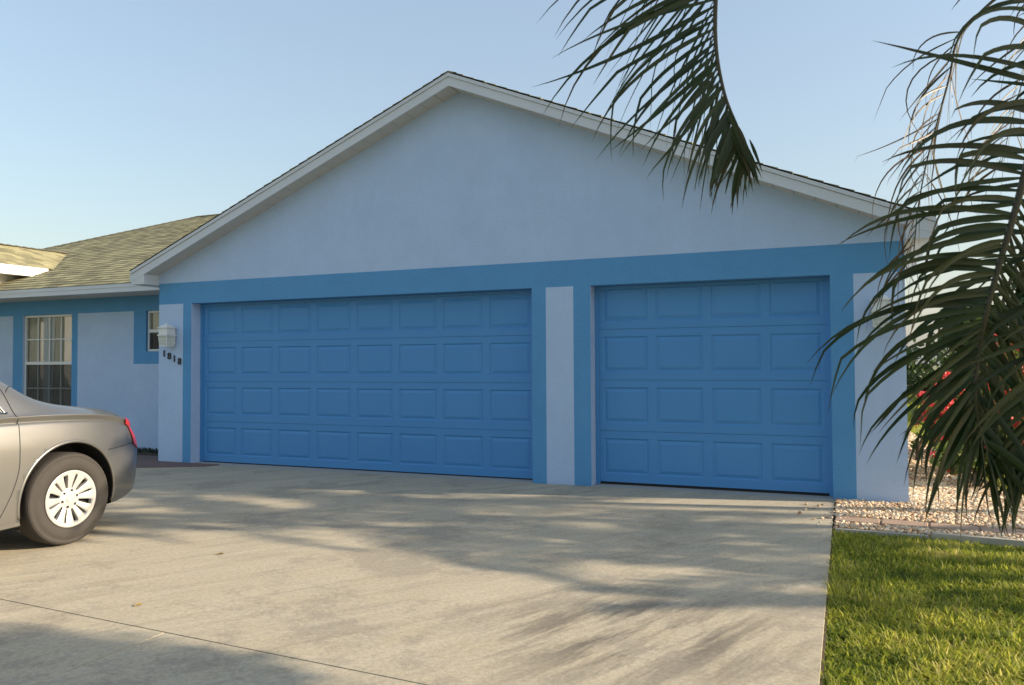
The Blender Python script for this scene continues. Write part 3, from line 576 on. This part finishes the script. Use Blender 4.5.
def car():
    e = empty('parked_car', (CX, CY-2.4, 0), 'champagne grey sedan parked at the left with its tail towards the garage', 'car')
    ss = np.concatenate([np.linspace(-.04, .5, 30), np.linspace(.5, LEN, 110)[1:]]); us = np.linspace(0, NU, 121); b = MB(); nu = len(us)
    V = []
    for s in ss:
        row = [surf(s, u) for u in us]; V += row+[Vector((2*CX-p.x, p.y, p.z)) for p in row[-2:0:-1]]
    m_ = 2*nu-2; F = [(i*m_+k, i*m_+(k+1) % m_, (i+1)*m_+(k+1) % m_, (i+1)*m_+k) for i in range(len(ss)-1) for k in range(m_)]
    F.append(tuple(range(m_))[::-1]); F.append(tuple(range((len(ss)-1)*m_, len(ss)*m_))); b.add(V, F)
    body = b.build('body', [M['paint'], M['dark']], e, smooth=True)
    bm = bmesh.new(); bm.from_mesh(body.data); bmesh.ops.recalc_face_normals(bm, faces=bm.faces); bm.to_mesh(body.data); bm.free()
    cuts = []; WR = .405
    for sx in (1, -1):
        for s in (.87, 3.64):
            c = MB(); xo = CX+sx*1.05; xi = CX+sx*.60; n = 64; zc = .343; yc = CY-s
            vs = [(xx, yc+WR*math.cos(2*math.pi*k/n), zc+WR*math.sin(2*math.pi*k/n)) for xx in (xi, xo) for k in range(n)]
            c.add(vs, [tuple(range(n)), tuple(range(n, 2*n))[::-1]]+[(k, k+n, (k+1) % n+n, (k+1) % n) for k in range(n)])
            co_ = c.build('cut', M['dark']); bm = bmesh.new(); bm.from_mesh(co_.data); bmesh.ops.recalc_face_normals(bm, faces=bm.faces); bm.to_mesh(co_.data); bm.free()
            md = body.modifiers.new('c', 'BOOLEAN'); md.operation = 'DIFFERENCE'; md.object = co_; md.solver = 'EXACT'; md.material_mode = 'TRANSFER'; cuts.append(co_)
    bpy.context.view_layer.update(); me = bpy.data.meshes.new_from_object(body.evaluated_get(bpy.context.evaluated_depsgraph_get()))
    body.modifiers.clear(); body.data = me
    for c in cuts: bpy.data.objects.remove(c)
    # arch lips
    for sx in (1, -1):
        for s in (.87, 3.64):
            pts = []
            for k in range(41):
                a = R(-12)+R(204)*k/40; yy = (CY-s)+(WR+.004)*math.cos(a); zz = .343+(WR+.004)*math.sin(a); sv = CY-yy; 
                if zz < prm(sv)[1]+.02: continue
                p = surf(sv, u_of_z(sv, zz), sx); pts.append(p+Vector((sx*-.006, 0, 0)))
            t = MB(); t.tube(pts, .013, 8); t.build('arch_lip', M['paint'], e, smooth=True)
    # wheels
    def wheel(sx, s):
        c = Vector((CX+sx*.80, CY-s, .335)); ax = Vector((sx, 0, 0)); wr = MB(); wr.lathe([(.21, .0), (.21, .1)], c, ax, 24)
        root = MB(); rr = .333
        root.lathe([(.19, -.09), (.235, -.105), (.29, -.108), (.318, -.095), (rr, -.07), (rr+.001, 0), (rr, .062), (.326, .078), (.316, .090), (.304, .0925), (.302, .090), (.285, .101), (.26, .106), (.225, .102), (.207, .090), (.200, .07), (.19, .03)], c, ax, 72)
        wo = root.build('wheel', M['tyre'], e, smooth=True)
        tr = MB()                                                       # shoulder tread blocks
        for k in range(60):
            a = 2*math.pi*k/60; d = Vector((0, math.cos(a), math.sin(a))); t_ = Vector((0, -math.sin(a), math.cos(a)))
            P = [c+ax*h+d*r_+t_*q for q in (-.012, .012) for (h, r_) in ((.045, rr+.002), (.084, .3235), (.084, .315), (.045, rr-.01))]
            tr.add(P, [(0, 1, 2, 3), (7, 6, 5, 4), (0, 4, 5, 1), (1, 5, 6, 2)])
        tr.build('tread', M['tyre'], wo)
        dk = MB(); dk.lathe([(.0, .045), (.195, .045)], c, ax, 36); dk.build('brake_disc', M['dark'], wo)
        # cover: rim ring + 6 pairs of spokes + hub
        rm = MB(); rm.lathe([(.204, .088), (.206, .097), (.199, .101), (.182, .098), (.176, .090), (.176, .06)], c, ax, 72)
        rm.lathe([(.0, .088), (.028, .088), (.032, .083), (.052, .080), (.078, .074), (.080, .055)], c, ax, 36)
        for k in range(6):
            a0 = 2*math.pi*k/6+R(90-15)
            for q in (-1, 1):
                a = a0+q*R(13.5); ai = a0+q*R(13.5); d = Vector((0, math.cos(a), math.sin(a))); t_ = Vector((0, -math.sin(a), math.cos(a)))
                prof = [(.060, .0125, .074), (.115, .0200, .084), (.155, .0265, .093), (.182, .036, .097)]
                vs = []
                for (r_, hw, hh) in prof: vs += [c+ax*(hh-.035)+d*r_-t_*hw, c+ax*(hh-.003)+d*r_-t_*hw, c+ax*hh+d*r_-t_*hw*.6, c+ax*hh+d*r_+t_*hw*.6, c+ax*(hh-.003)+d*r_+t_*hw, c+ax*(hh-.035)+d*r_+t_*hw]
                rm.add(vs, [(i*6+j, i*6+j+1, (i+1)*6+j+1, (i+1)*6+j) for i in range(3) for j in range(5)])
        rm.build('wheel_cover', M['hub'], wo)
        for k in range(6):
            lg = MB()
            a = 2*math.pi*k/6+R(90-15); d = Vector((0, math.cos(a), math.sin(a))); lg.lathe([(0, .0800), (.0105, .0800)], c+d*.060, ax, 10); lg.build('lug_hole', M['dark'], wo)
    for sx in (1, -1):
        for s in (.87, 3.64): wheel(sx, s)
    for s in (.87, 3.64): ax_ = MB(); ax_.tube([(CX-.8, CY-s, .335), (CX+.8, CY-s, .335)], .05, 10); ax_.build('axle', M['dark'], e)
    # glass patches
    def patch(nm, m_, ca, cb, n1, n2, sides=(1, -1), off=.003):
        for sx in sides:
            b = MB(); V = []
            for i in range(n1+1):
                t = i/n1; (sa, ua), (sb, ub) = ca(t), cb(t)
                V += [surf(sa+(sb-sa)*j/n2, ua+(ub-ua)*j/n2, sx, off) for j in range(n2+1)]
            b.add(V, [(i*(n2+1)+j, i*(n2+1)+j+1, (i+1)*(n2+1)+j+1, (i+1)*(n2+1)+j) for i in range(n1) for j in range(n2)])
            b.build(nm, m_, e, smooth=True)
    bot = lambda t: (1.33+t*2.1, 10.12); 
    def top(t): return (1.345+t*1.75, 10.12+.35*math.sin(min(1, t*3.2)*math.pi/2)+1.2*min(1, t*9.0)**.7)
    patch('side_window', M['carglass'], bot, top, 40, 10)
    for sx in (1, -1):
        t = MB(); t.tube([surf(*bot(i/30), sx, .006) for i in range(31)], .008, 6); t.tube([surf(*bot(0), sx, .006)]+[surf(*top(i/30), sx, .006) for i in range(31)], .007, 6); t.build('window_trim', M['chrome'], e, smooth=True)
    # rear + front glass spanning the centre
    def span(nm, s0, s1, u0, m_):
        b = MB(); V = []; n1, n2 = 14, 24
        for i in range(n1+1):
            s = s0+(s1-s0)*i/n1
            for j in range(n2+1):
                q = -1+2*j/n2; V.append(surf(s, NU-abs(q)*(NU-u0), 1 if q > 0 else -1, .003))
        b.add(V, [(i*(n2+1)+j, i*(n2+1)+j+1, (i+1)*(n2+1)+j+1, (i+1)*(n2+1)+j) for i in range(n1) for j in range(n2)]); b.build(nm, m_, e, smooth=True)
    span('rear_window', 1.12, 1.85, 12.6, M['carglass']); span('windscreen', 2.95, 3.68, 12.4, M['carglass'])
    # tail lights wrap the corner
    patch('tail_light', M['redlens'], lambda t: (-.02+t*.012, 5.0+t*3.8), lambda t: (.19+.04*t, 5.6+t*3.8), 14, 10, off=.012)
    patch('headlight', M['glass'], lambda t: (4.45, 6.0+t*2.4), lambda t: (4.75, 6.0+t*2.4), 10, 8, off=.006)
    # shut lines
    for sx in (1, -1):
        P = [surf(1.31-.046*k/6, 11.2-(11.2-9.6)*k/6, sx, .0005) for k in range(7)]
        for k in range(21):
            q = k/20; z = .955-.70*q; s = 1.264+.015*math.sin(q*3)+(.16*max(0, (q-.45)/.55)**1.6); P.append(surf(s, u_of_z(s, z), sx, .0005))
        for L_ in (P, [surf(s, u_of_z(s, .66+.03*(1-s/.5)), sx, .0005) for s in np.linspace(.05, .54, 14)], [surf(1.18+.10*k/6, 12.3-1.2*k/6, sx, .0005) for k in range(7)],
                   [surf(2.45, u_of_z(2.45, .95-.7*k/12), sx, .0005) for k in range(13)], [surf(3.42, u_of_z(3.42, .93-.7*k/12), sx, .0005) for k in range(13)]):
            t = MB(); t.tube(L_, .0033, 5); t.build('shut_line', M['dark'], e)
        t = MB(); t.tube([surf(1.45+k*.09, u_of_z(1.5, .50+.0*k), sx, .004) for k in range(10)], .013, 8); t.build('side_moulding', M['paint'], e, smooth=True)
        t = MB(); t.tube([surf(1.58+k*.035, u_of_z(1.6, .80), sx, .012+.02*math.sin(k/5*math.pi)) for k in range(6)], .011, 8); t.build('door_handle', M['chrome'], e, smooth=True)
        t = MB(); t.box(*sorted((CX+sx*.90, CX+sx*1.08)), CY-3.28, CY-3.18, .96, 1.08); t.build('wing_mirror', M['paint'], e, bevel=.03)
    return e
car()
# ------------------------------------------------------------------ plants
def spl(P, n):
    P = [Vector(p) for p in P]; out = []
    for i in range(n+1):
        u = i/n*(len(P)-1); k = min(int(u), len(P)-2); t = u-k; p1, p2 = P[k], P[k+1]; p0 = P[k-1] if k else p1*2-p2; p3 = P[k+2] if k+2 < len(P) else p2*2-p1
        out.append(.5*((p1*2)+(p2-p0)*t+(p0*2-p1*5+p2*4-p3)*t*t+(p1*3-p0-p2*3+p3)*t**3))
    return out
def frond(parent, ctrl, n=46, side=None, ang=lambda t: R(40), ln=lambda t: .5, g=1.2, wd=.022, t0=.12, m_=None, rad=.012, dry=0., jit=.12, lab=None, seg=8, curl=.0, t1=1.):
    """one pinnate leaf: frond (leaflet blades) with its rib as a sub-part"""
    C_ = spl(ctrl, 60); V = []; F = []; Rn = []
    for i in range(n):
        t = t0+(t1-t0)*i/(n-1)
        for sdn in (0, 1):
            tt = min(max(t+random.uniform(-.3, .3)/n, 0), 1); k = min(int(tt*60), 59); p = C_[k].lerp(C_[k+1], tt*60-k); T = (C_[min(k+2, 60)]-C_[max(k-1, 0)]).normalized()
            if side: S = side(sdn, tt)
            else: S = T.cross(Vector((0, 0, 1))).normalized()*(1 if sdn else -1)
            S = (S-T*S.dot(T)).normalized(); a = ang(tt)+random.gauss(0, jit*.6); Ln = ln(tt)*random.uniform(.66, 1.1)*(.0 if Ln_skip(sdn, tt, dry) else 1)
            if Ln < .02: continue
            up = T.cross(S); up = up if up.z > 0 else -up
            d = (S*math.cos(a)+T*math.sin(a)+up*random.gauss(.08, jit)).normalized(); gg = g*random.uniform(.6, 1.4); rn = random.random(); w_ = wd*random.uniform(.75, 1.15)
            nm = d.cross(T if abs(d.dot(T)) < .95 else up).normalized(); pp = p.copy(); base = len(V)
            bend = random.uniform(.5, .85) if random.random() < .42 else 2; kink = Vector((random.gauss(0, .25), random.gauss(0, .25), -.9))
            cl = random.gauss(0, 1)*curl
            for q in range(seg+1):
                f = q/seg; ww = w_*max(.02, min(1, .35+f*4)*(1-f**1.7)**.9)*.5
                wv = d.cross(nm).normalized()
                V += [pp-wv*ww+nm*ww*.35, pp, pp+wv*ww+nm*ww*.35]; Rn += [min(1, rn*.75+dry+.35*f**3)]*3
                if q < seg:
                    d = (d+Vector((0, 0, -1))*gg*(f**1.1)*.34+wv*cl*f*.3+(kink*.8 if (f > bend and f < bend+.13) else Vector((0, 0, 0)))).normalized(); nm = (nm-d*nm.dot(d)).normalized(); pp = pp+d*(Ln/seg)
            for q in range(seg):
                o = base+3*q; F += [(o, o+1, o+4, o+3), (o+1, o+2, o+5, o+4)]
    fo = np_obj('frond', np.array([v[:] for v in V]), np.array(F), np.array(Rn), m_ or M['palm'], parent)
    if lab: fo['label'] = lab
    b = MB(); b.tube(C_, [rad*(1-.8*i/60) for i in range(61)], 6); b.build('frond_rib', M['rachis'], fo, smooth=True); return fo
def Ln_skip(s, t, dry): return random.random() < (.12 if dry else .02)
def trunk(b, base, top, r0_, r1_, rings=True):
    base, top = Vector(base), Vector(top); n = 40; pts = []; rr = []
    bow = Vector((random.uniform(-.06, .06), random.uniform(-.06, .06), 0))
    for i in range(n+1): t = i/n; pts.append(base.lerp(top, t)+bow*math.sin(t*math.pi)); rr.append((r0_+(r1_-r0_)*t)*(1+.04*(i % 2))*(1+.35*math.exp(-t*14)))
    b.tube(pts, rr, 14)
def auto_frond(parent, c, az, el, length, n=34, **k):
    """arching frond leaving crown point c"""
    d = Vector((math.cos(az)*math.cos(el), math.sin(az)*math.cos(el), math.sin(el))); P = [Vector(c)]; p = Vector(c); 
    for i in range(6): p = p+d*(length/6); P.append(p.copy()); d = (d+Vector((0, 0, -.17-.03*i))).normalized()
    return frond(parent, P, n=n, ln=lambda t: length*.26*(math.sin(math.pi*min(1, .12+t*.86))**.6+.1), ang=lambda t: R(30+35*t), g=k.pop('g', 1.0), wd=k.pop('wd', .035), rad=.02, seg=5, **k)
# near palm: trunk just outside the right edge, three fronds hang into the picture
crown = at(1246, -217, 2.6); base = Vector((crown.x+.12, crown.y-.1, -.05))
PT = empty('palm_tree', base, 'near palm just outside the right edge, its fronds hanging in front of the garage', 'palm tree')
b = MB(); trunk(b, base, crown-Vector((0, 0, .05)), .11, .07); b.build('trunk', M['bark'], PT, smooth=True)
b = MB(); b.tube([crown-Vector((0, 0, .55)), crown-Vector((0, 0, .3)), crown, crown+Vector((0, 0, .2))], [.07, .085, .07, .02], 12); b.build('crownshaft', M['rachis'], PT, smooth=True)
A = [at(1246, -217, 2.6), at(1090, -430, 2.6), at(900, -420, 2.5), at(775, -260, 2.45), at(727, -110, 2.4), at(717.5, -30, 2.4), at(715.5, 40, 2.4), at(724, 92, 2.4), at(738, 128, 2.4), at(750, 158, 2.42)]
mx = lambda a, b_, t: a+(b_-a)*max(0, min(1, t))
frond(PT, A, n=62, t0=.30, side=lambda s, t: (-cR*1.0-cF*.15) if s == 0 else (-cR*.30+cF*.9),
      ang=lambda t: R(np.interp(t, [.6, .72, .83, .9, 1], [27, 36, 32, 38, 48])), ln=lambda t: np.interp(t, [.5, .56, .62, .72, .83, .9, 1], [.72, .67, .58, .46, .34, .24, .17]), g=.45, wd=.0155, jit=.10, rad=.013, seg=10, curl=.25,
      lab='frond hanging from above, in front of the gable and its right rake')
# closed tuft at its tip
def tuft(parent, p, d, L_, n, spread, wd, lab=None):
    V = []; F = []; Rn = []
    for i in range(n):
        dd = (d+Vector((random.gauss(0, spread), random.gauss(0, spread), random.gauss(0, spread)))).normalized(); pp = p+Vector((random.gauss(0, .006),)*3)-d*random.uniform(0, .11); ln = L_*random.uniform(.65, 1.1); rn = random.random(); nm = dd.cross(cF).normalized(); ba = len(V)
        for q in range(7):
            f = q/6; ww = wd*.5*(1-f**2.2)*min(1, .25+f*3); V += [pp-nm*ww, pp+nm*ww]; Rn += [rn*.8+.2*f]*2; pp = pp+dd*ln/6; dd = (dd+Vector((0, 0, -.04))).normalized()
        F += [(ba+2*q, ba+2*q+1, ba+2*q+3, ba+2*q+2) for q in range(6)]
    return np_obj('frond_tip', np.array([v[:] for v in V]), np.array(F), np.array(Rn), M['palm'], parent)
tuft(PT, at(744, 146, 2.41), (at(764, 192, 2.45)-at(742, 142, 2.41)).normalized(), .15, 26, .075, .012)
B = [at(1246, -217, 2.6), at(1180, -235, 2.4), at(1110, -150, 2.25), at(1066, -10, 2.15), at(1040, 110, 2.1), at(1018, 200, 2.08), at(1000, 262, 2.08), at(987, 310, 2.08), at(979, 350, 2.1), at(975, 395, 2.1), at(980, 432, 2.1), at(994, 462, 2.1)]
def angB(t): return R(np.interp(t, [.3, .45, .55, .62, .70, .80, .9, 1], [14, 14, 16, 24, 34, 46, 58, 74]))
frond(PT, B, n=82, t0=.22, side=lambda s, t: (-cR-cF*.25) if s == 0 else (cR*.95+cF*.45), ang=angB, ln=lambda t: np.interp(t, [.2, .4, .55, .68, .8, .92, 1], [.40, .48, .52, .54, .38, .26, .22]), g=.62, wd=.019, jit=.2, rad=.014, seg=11, curl=.3,
      lab='broad frond hanging down the right edge, in front of the flowering shrub')
# second layer of the same crown just behind it
B2 = [at(1246, -217, 2.7), at(1200, -150, 2.8), at(1130, 0, 2.75), at(1075, 130, 2.7), at(1030, 230, 2.65), at(1000, 310, 2.6), at(985, 360, 2.6), at(978, 410, 2.6)]
frond(PT, B2, n=32, t0=.3, side=lambda s, t: (-cR+cF*.3) if s == 0 else (cR+cF*.2), ang=lambda t: R(np.interp(t, [.3, .55, .75, 1], [8, 20, 44, 72])), ln=lambda t: np.interp(t, [.3, .6, .85, 1], [.40, .46, .44, .28]), g=.7, wd=.026, jit=.12, rad=.012, seg=9, curl=.3,
      lab='darker frond behind the broad one at the right edge')
E_ = [at(1246, -217, 2.6), at(1290, -120, 2.3), at(1230, 60, 2.15), at(1150, 190, 2.1), at(1085, 290, 2.1), at(1048, 370, 2.1), at(1030, 430, 2.12), at(1028, 470, 2.12)]
frond(PT, E_, n=30, t0=.45, side=lambda s, t: (-cR-cF*.2) if s == 0 else (cR*.9+cF*.4), ang=lambda t: R(np.interp(t, [.4, .7, .85, 1], [30, 42, 58, 72])), ln=lambda t: np.interp(t, [.4, .7, .9, 1], [.40, .36, .26, .18]), g=.8, wd=.019, jit=.18, rad=.011, seg=9, curl=.3,
      lab='lowest frond, entering from the right edge above the gravel bed')
Cc = [at(1246, -217, 2.7), at(1130, -150, 2.9), at(1040, -40, 3.0), at(985, 8, 3.05), at(958, 40, 3.05), at(950, 75, 3.05), at(938, 120, 3.05), at(926, 165, 3.05), at(918, 210, 3.05), at(913, 260, 3.05)]
frond(PT, Cc, n=30, t0=.42, side=lambda s, t: (-cR*.8-cF*.4+cU*.1) if s == 0 else (cR*.6+cF*.7), ang=lambda t: R(52), ln=lambda t: .42, g=1.7, wd=.0085, jit=.3, rad=.008, seg=10, m_=M['palmdry'], dry=.15, curl=.9,
      lab='thin half-dry frond with drooping threads left of the broad frond')
Dd = [at(1246, -217, 2.7), at(1190, -260, 3.2), at(1110, -130, 3.3), at(1050, 0, 3.35), at(1020, 90, 3.35), at(1000, 170, 3.35)]
frond(PT, Dd, n=26, t0=.4, side=lambda s, t: (-cR*.8-cF*.2) if s == 0 else (cR*.6+cF*.7), ang=lambda t: R(50), ln=lambda t: .4, g=1.4, wd=.010, jit=.25, rad=.007, seg=8, m_=M['palmdry'], dry=.1, curl=.6)
for az, el in ((-60, 30), (-20, 40), (-100, 15), (25, 45), (60, 60), (-140, 35), (5, 10), (-60, 62)):
    auto_frond(PT, crown+Vector((0, 0, .1)), R(az), R(el), 1.9, n=30, wd=.026)
# palms standing up-sun, right of the frame; their shadows streak the drive
def palm(x, y, h, nf, fl, label, group='palms right of the driveway', lean=(0, 0), stems=1):
    e = empty('palm_tree', (x, y, -.05), label, 'palm tree', group)
    for s in range(stems):
        ox, oy = (0, 0) if s == 0 else (random.uniform(-.45, .45), random.uniform(-.35, .35)); hh = h*(1 if s == 0 else random.uniform(.7, .97)); ln_ = (lean[0]+ox*1.5, lean[1]+oy*1.5)
        bs = Vector((x+ox*.6, y+oy*.6, -.05)); tp = Vector((x+ln_[0], y+ln_[1], hh)); r_ = .055 if stems == 1 else .03
        b = MB(); trunk(b, bs, tp, r_, r_*.65); b.build('trunk', M['bark'], e, smooth=True)
        for k in range(nf):
            auto_frond(e, tp, 2*math.pi*(k+random.uniform(-.3, .3))/nf, R(random.choice([62, 42, 20, 5, 30])), fl*random.uniform(.85, 1.15), n=25, wd=.047)
    return e
palm(6.0, -.95, 3.0, 6, 1.3, 'clumping palm at the front of the row, nearest the driveway', stems=3)
palm(4.4, .45, 4.1, 11, 1.5, 'slender palm beside the side lawn, closest to the house wall')
palm(6.5, .15, 4.3, 11, 1.6, 'palm in the middle of the row right of the house')
palm(4.6, -.9, 4.3, 12, 1.0, 'thin small-crowned palm leaning over the front lawn edge')
palm(8.6, -.05, 3.7, 10, 1.4, 'shorter palm behind the middle of the row')
palm(9.5, .75, 4.7, 11, 1.7, 'tall palm toward the far end of the row')
palm(10.2, 1.7, 5.3, 9, 1.7, 'tallest palm of the row right of the house')
palm(7.3, -1.75, 2.7, 6, .8, 'low palm on the front lawn right of the driveway')
# leaf clouds for shrubs and trees
def leafcloud(centres, radii, n, size, m_, name, parent, flat=.75, elong=1.6):
    P = []; 
    wts = np.array([r_**2 for r_ in radii]); wts = wts/wts.sum(); ci = rng.choice(len(centres), n, p=wts)
    d = rng.normal(size=(n, 3)); d /= np.linalg.norm(d, axis=1)[:, None]; rad = rng.uniform(.35, 1.0, n)**.5*rng.uniform(.85, 1.12, n)
    c = np.array(centres)[ci]; r_ = np.array(radii)[ci]; X = c+d*(rad*r_)[:, None]*np.array([1, 1, flat])
    th = rng.normal(size=(n, 3)); th /= np.linalg.norm(th, axis=1)[:, None]; nrm = d+rng.normal(size=(n, 3))*.7+np.array([0, 0, .4]); nrm /= np.linalg.norm(nrm, axis=1)[:, None]
    u = np.cross(nrm, th); u /= np.linalg.norm(u, axis=1)[:, None]; v = np.cross(nrm, u); s = size*rng.uniform(.6, 1.3, n)[:, None]
    fold = nrm*s*.18
    V = np.stack([X-u*s*elong*.5, X-v*s*.5+fold, X+u*s*elong*.5, X+v*s*.5+fold], 1).reshape(-1, 3); F = np.arange(4*n).reshape(-1, 4)
    rn = np.clip(.5+.25*np.sin(ci*2.3)[:]+rng.normal(0, .18, n), 0, 1)
    return np_obj(name, V, F, np.repeat(rn, 4), m_, parent)
def shrub(x, y, h, r_, n, label, flowers=0, seed=1, lm='leaf', group=None, size=.035):
    random.seed(seed); e = empty('flowering_shrub' if flowers else 'shrub', (x, y, 0), label, 'shrub', group); b = MB(); cs_ = []; rs = []
    for k in range(14):
        a = random.uniform(0, 6.28); q = random.uniform(.2, 1)*r_; tz = h*random.uniform(.45, 1)*(1.05-.35*q/r_); tip = Vector((x+q*math.cos(a), y+q*math.sin(a), tz)); mid = Vector((x+q*.3*math.cos(a), y+q*.3*math.sin(a), tz*.5))
        b.tube(spl([(x+random.uniform(-.04, .04), y+random.uniform(-.04, .04), -.03), mid, tip], 8), [.014-.0012*i for i in range(9)], 5); cs_ += [tip[:], mid.lerp(tip, .55)[:]]; rs += [r_*.28, r_*.24]
    b.build('stems', M['bark'], e, smooth=True); leafcloud(cs_, rs, n, size, M[lm], 'foliage', e, .8)
    if flowers:
        ca = []; 
        for c in random.sample(cs_, min(len(cs_), 16)):
            for _ in range(max(1, flowers//16)): ca.append((c[0]+random.gauss(0, r_*.2), c[1]+random.gauss(0, r_*.2), c[2]+random.uniform(-.02, .2)*r_*2))
        leafcloud(ca, [.055]*len(ca), len(ca)*30, .030, M['flower'], 'flowers', e, .7, 1.1)
    return e
shrub(1.12, 2.3, 1.2, .52, 3600, 'red-flowering shrub in the gravel bed, first right of the garage wall', 170, 3, group='red-flowering shrubs')
shrub(1.9, 3.1, 1.55, .68, 4200, 'second red-flowering shrub, farther back behind the first', 190, 5, group='red-flowering shrubs')
shrub(1.35, 4.7, 1.0, .42, 1200, 'third red-flowering shrub, farthest back along the side bed', 64, 8, group='red-flowering shrubs')
shrub(1.22, 1.25, .5, .42, 1900, 'low sparse shrub at the foot of the flowering shrub', 8, 11)
shrub(2.5, 4.9, 2.3, .95, 5200, 'tall dark green shrub without flowers, right of the flowering ones', 0, 17, lm='treeleaf', size=.06)
shrub(2.15, 2.0, .95, .45, 1800, 'fourth red-flowering shrub, nearest the right edge of the photo', 60, 19, group='red-flowering shrubs')
shrub(.86, 3.7, .42, .10, 50, 'small bare twiggy plant in the gravel beside the garage wall', 0, 13)
def tree(x, y, h, r_, n, label, lm, seed, size=.16, group='trees beyond the lawn', name='leafy_tree', lo=.22):
    random.seed(seed); e = empty(name, (x, y, 0), label, 'tree', group); b = MB(); b.tube(spl([(x, y, -.1), (x+.1, y, h*.3), (x-.05, y+.1, h*.6)], 12), [.16-.007*i for i in range(13)], 10); cs_ = []; rs = []
    for k in range(15):
        a = random.uniform(0, 6.28); q = random.uniform(.1, 1)**.6*r_; z = h*random.uniform(lo, .95); q *= math.sin(math.pi*min(.98, z/h*.75+.22))**.6; tip = (x+q*math.cos(a), y+q*math.sin(a), z)
        b.tube(spl([(x, y, h*.2+z*.2), (x+q*.4*math.cos(a), y+q*.4*math.sin(a), z*.75), tip], 6), [.05-.006*i for i in range(7)], 5); cs_.append(tip); rs.append(r_*random.uniform(.28, .5))
    b.build('trunk', M['bark'], e, smooth=True); leafcloud(cs_, rs, n, size, M[lm], 'crown', e, .8); return e
tree(6.2, 14.5, 5.2, 2.0, 7000, 'pale green tree beyond the lawn, nearest of the row', 'palegreen', 21, .13)
tree(9.5, 19, 6.8, 2.8, 7000, 'dark leafy tree beyond the lawn, behind the pale one', 'treeleaf', 22, .18)
tree(5.6, 24, 4.6, 2.2, 6000, 'rounded green tree far behind the side lawn', 'treeleaf', 23, .18)
tree(13, 25, 7.5, 3.2, 6000, 'tall tree farthest right beyond the lawn', 'treeleaf', 24, .22)
tree(5.5, -4.5, 4.9, 1.3, 13000, 'unseen leafy tree added right of the near palm to shade its fronds and the drive', 'treeleaf', 31, .09, group=None, lo=.6)  # unseen tree, added up-sun to shade the near fronds and lower-left drive
hd = empty('hedge', (3.5, 29, 0), 'low clipped green hedge far back beyond the side lawn', 'hedge')
leafcloud([(-1+i*.7, 29+.2*math.sin(i), .45) for i in range(20)], [.62]*20, 9000, .11, M['treeleaf'], 'foliage', hd, .8)
cw_ = [(x, 62+3*math.sin(x), 1.4+.5*math.sin(x*1.7)) for x in np.arange(-12, 75, 2.2)]+[(58+2*math.sin(y), y, 1.8+.6*math.sin(y*.7)) for y in np.arange(-30, 60, 2.4)]
far = leafcloud(cw_, [2.3+.7*math.sin(c[0]*2.1+c[1]) for c in cw_], 16000, .42, M['treeleaf'], 'distant_trees', None, .9); tag(far, 'far-off belt of trees closing the view beyond the lawn', 'trees', kind='stuff')
b = MB()
for i in range(10): b.tube([(-1+i*1.4, 29, 0), (-1+i*1.4, 29.05, .8)], .025, 5)
b.build('stems', M['bark'], hd)
random.seed(99)
n = 1500; X = rng.uniform(-13.5, -8.75, n); Y = .5+.38*rng.random(n)
V, F, r_ = blades(np.stack([X, Y, np.full(n, .02)], 1), rng.uniform(.03, .085, n), rng.uniform(.012, .025, n), rng.uniform(.3, 1.6, n), rng.uniform(0, 1, n), 2)
tag(np_obj('ground_cover', V, F, r_, M['cover']), 'dark low ground cover along the foot of the wing wall', 'plants', kind='stuff')
# fallen leaves on the drive
for (x, y, a, s, lab) in ((-3.98, -3.86, .3, .032, 'small yellow fallen leaf on the driveway, right of the rear wheel'), (-3.55, -4.93, 1.2, .026, 'tiny yellowed leaf lying by the driveway joint')):
    b = MB(); q = [(-s, 0, .004), (-s*.3, s*.32, .012), (s*.4, s*.28, .016), (s, 0, .006), (s*.4, -s*.28, .014), (-s*.3, -s*.32, .008)]; b.add([(x+p[0]*math.cos(a)-p[1]*math.sin(a), y+p[0]*math.sin(a)+p[1]*math.cos(a), p[2]) for p in q]+[(x, y, .005)], [(i, (i+1) % 6, 6) for i in range(6)])
    tag(b.build('fallen_leaf', M['deadleaf']), lab, 'leaf', 'fallen leaves on the driveway')
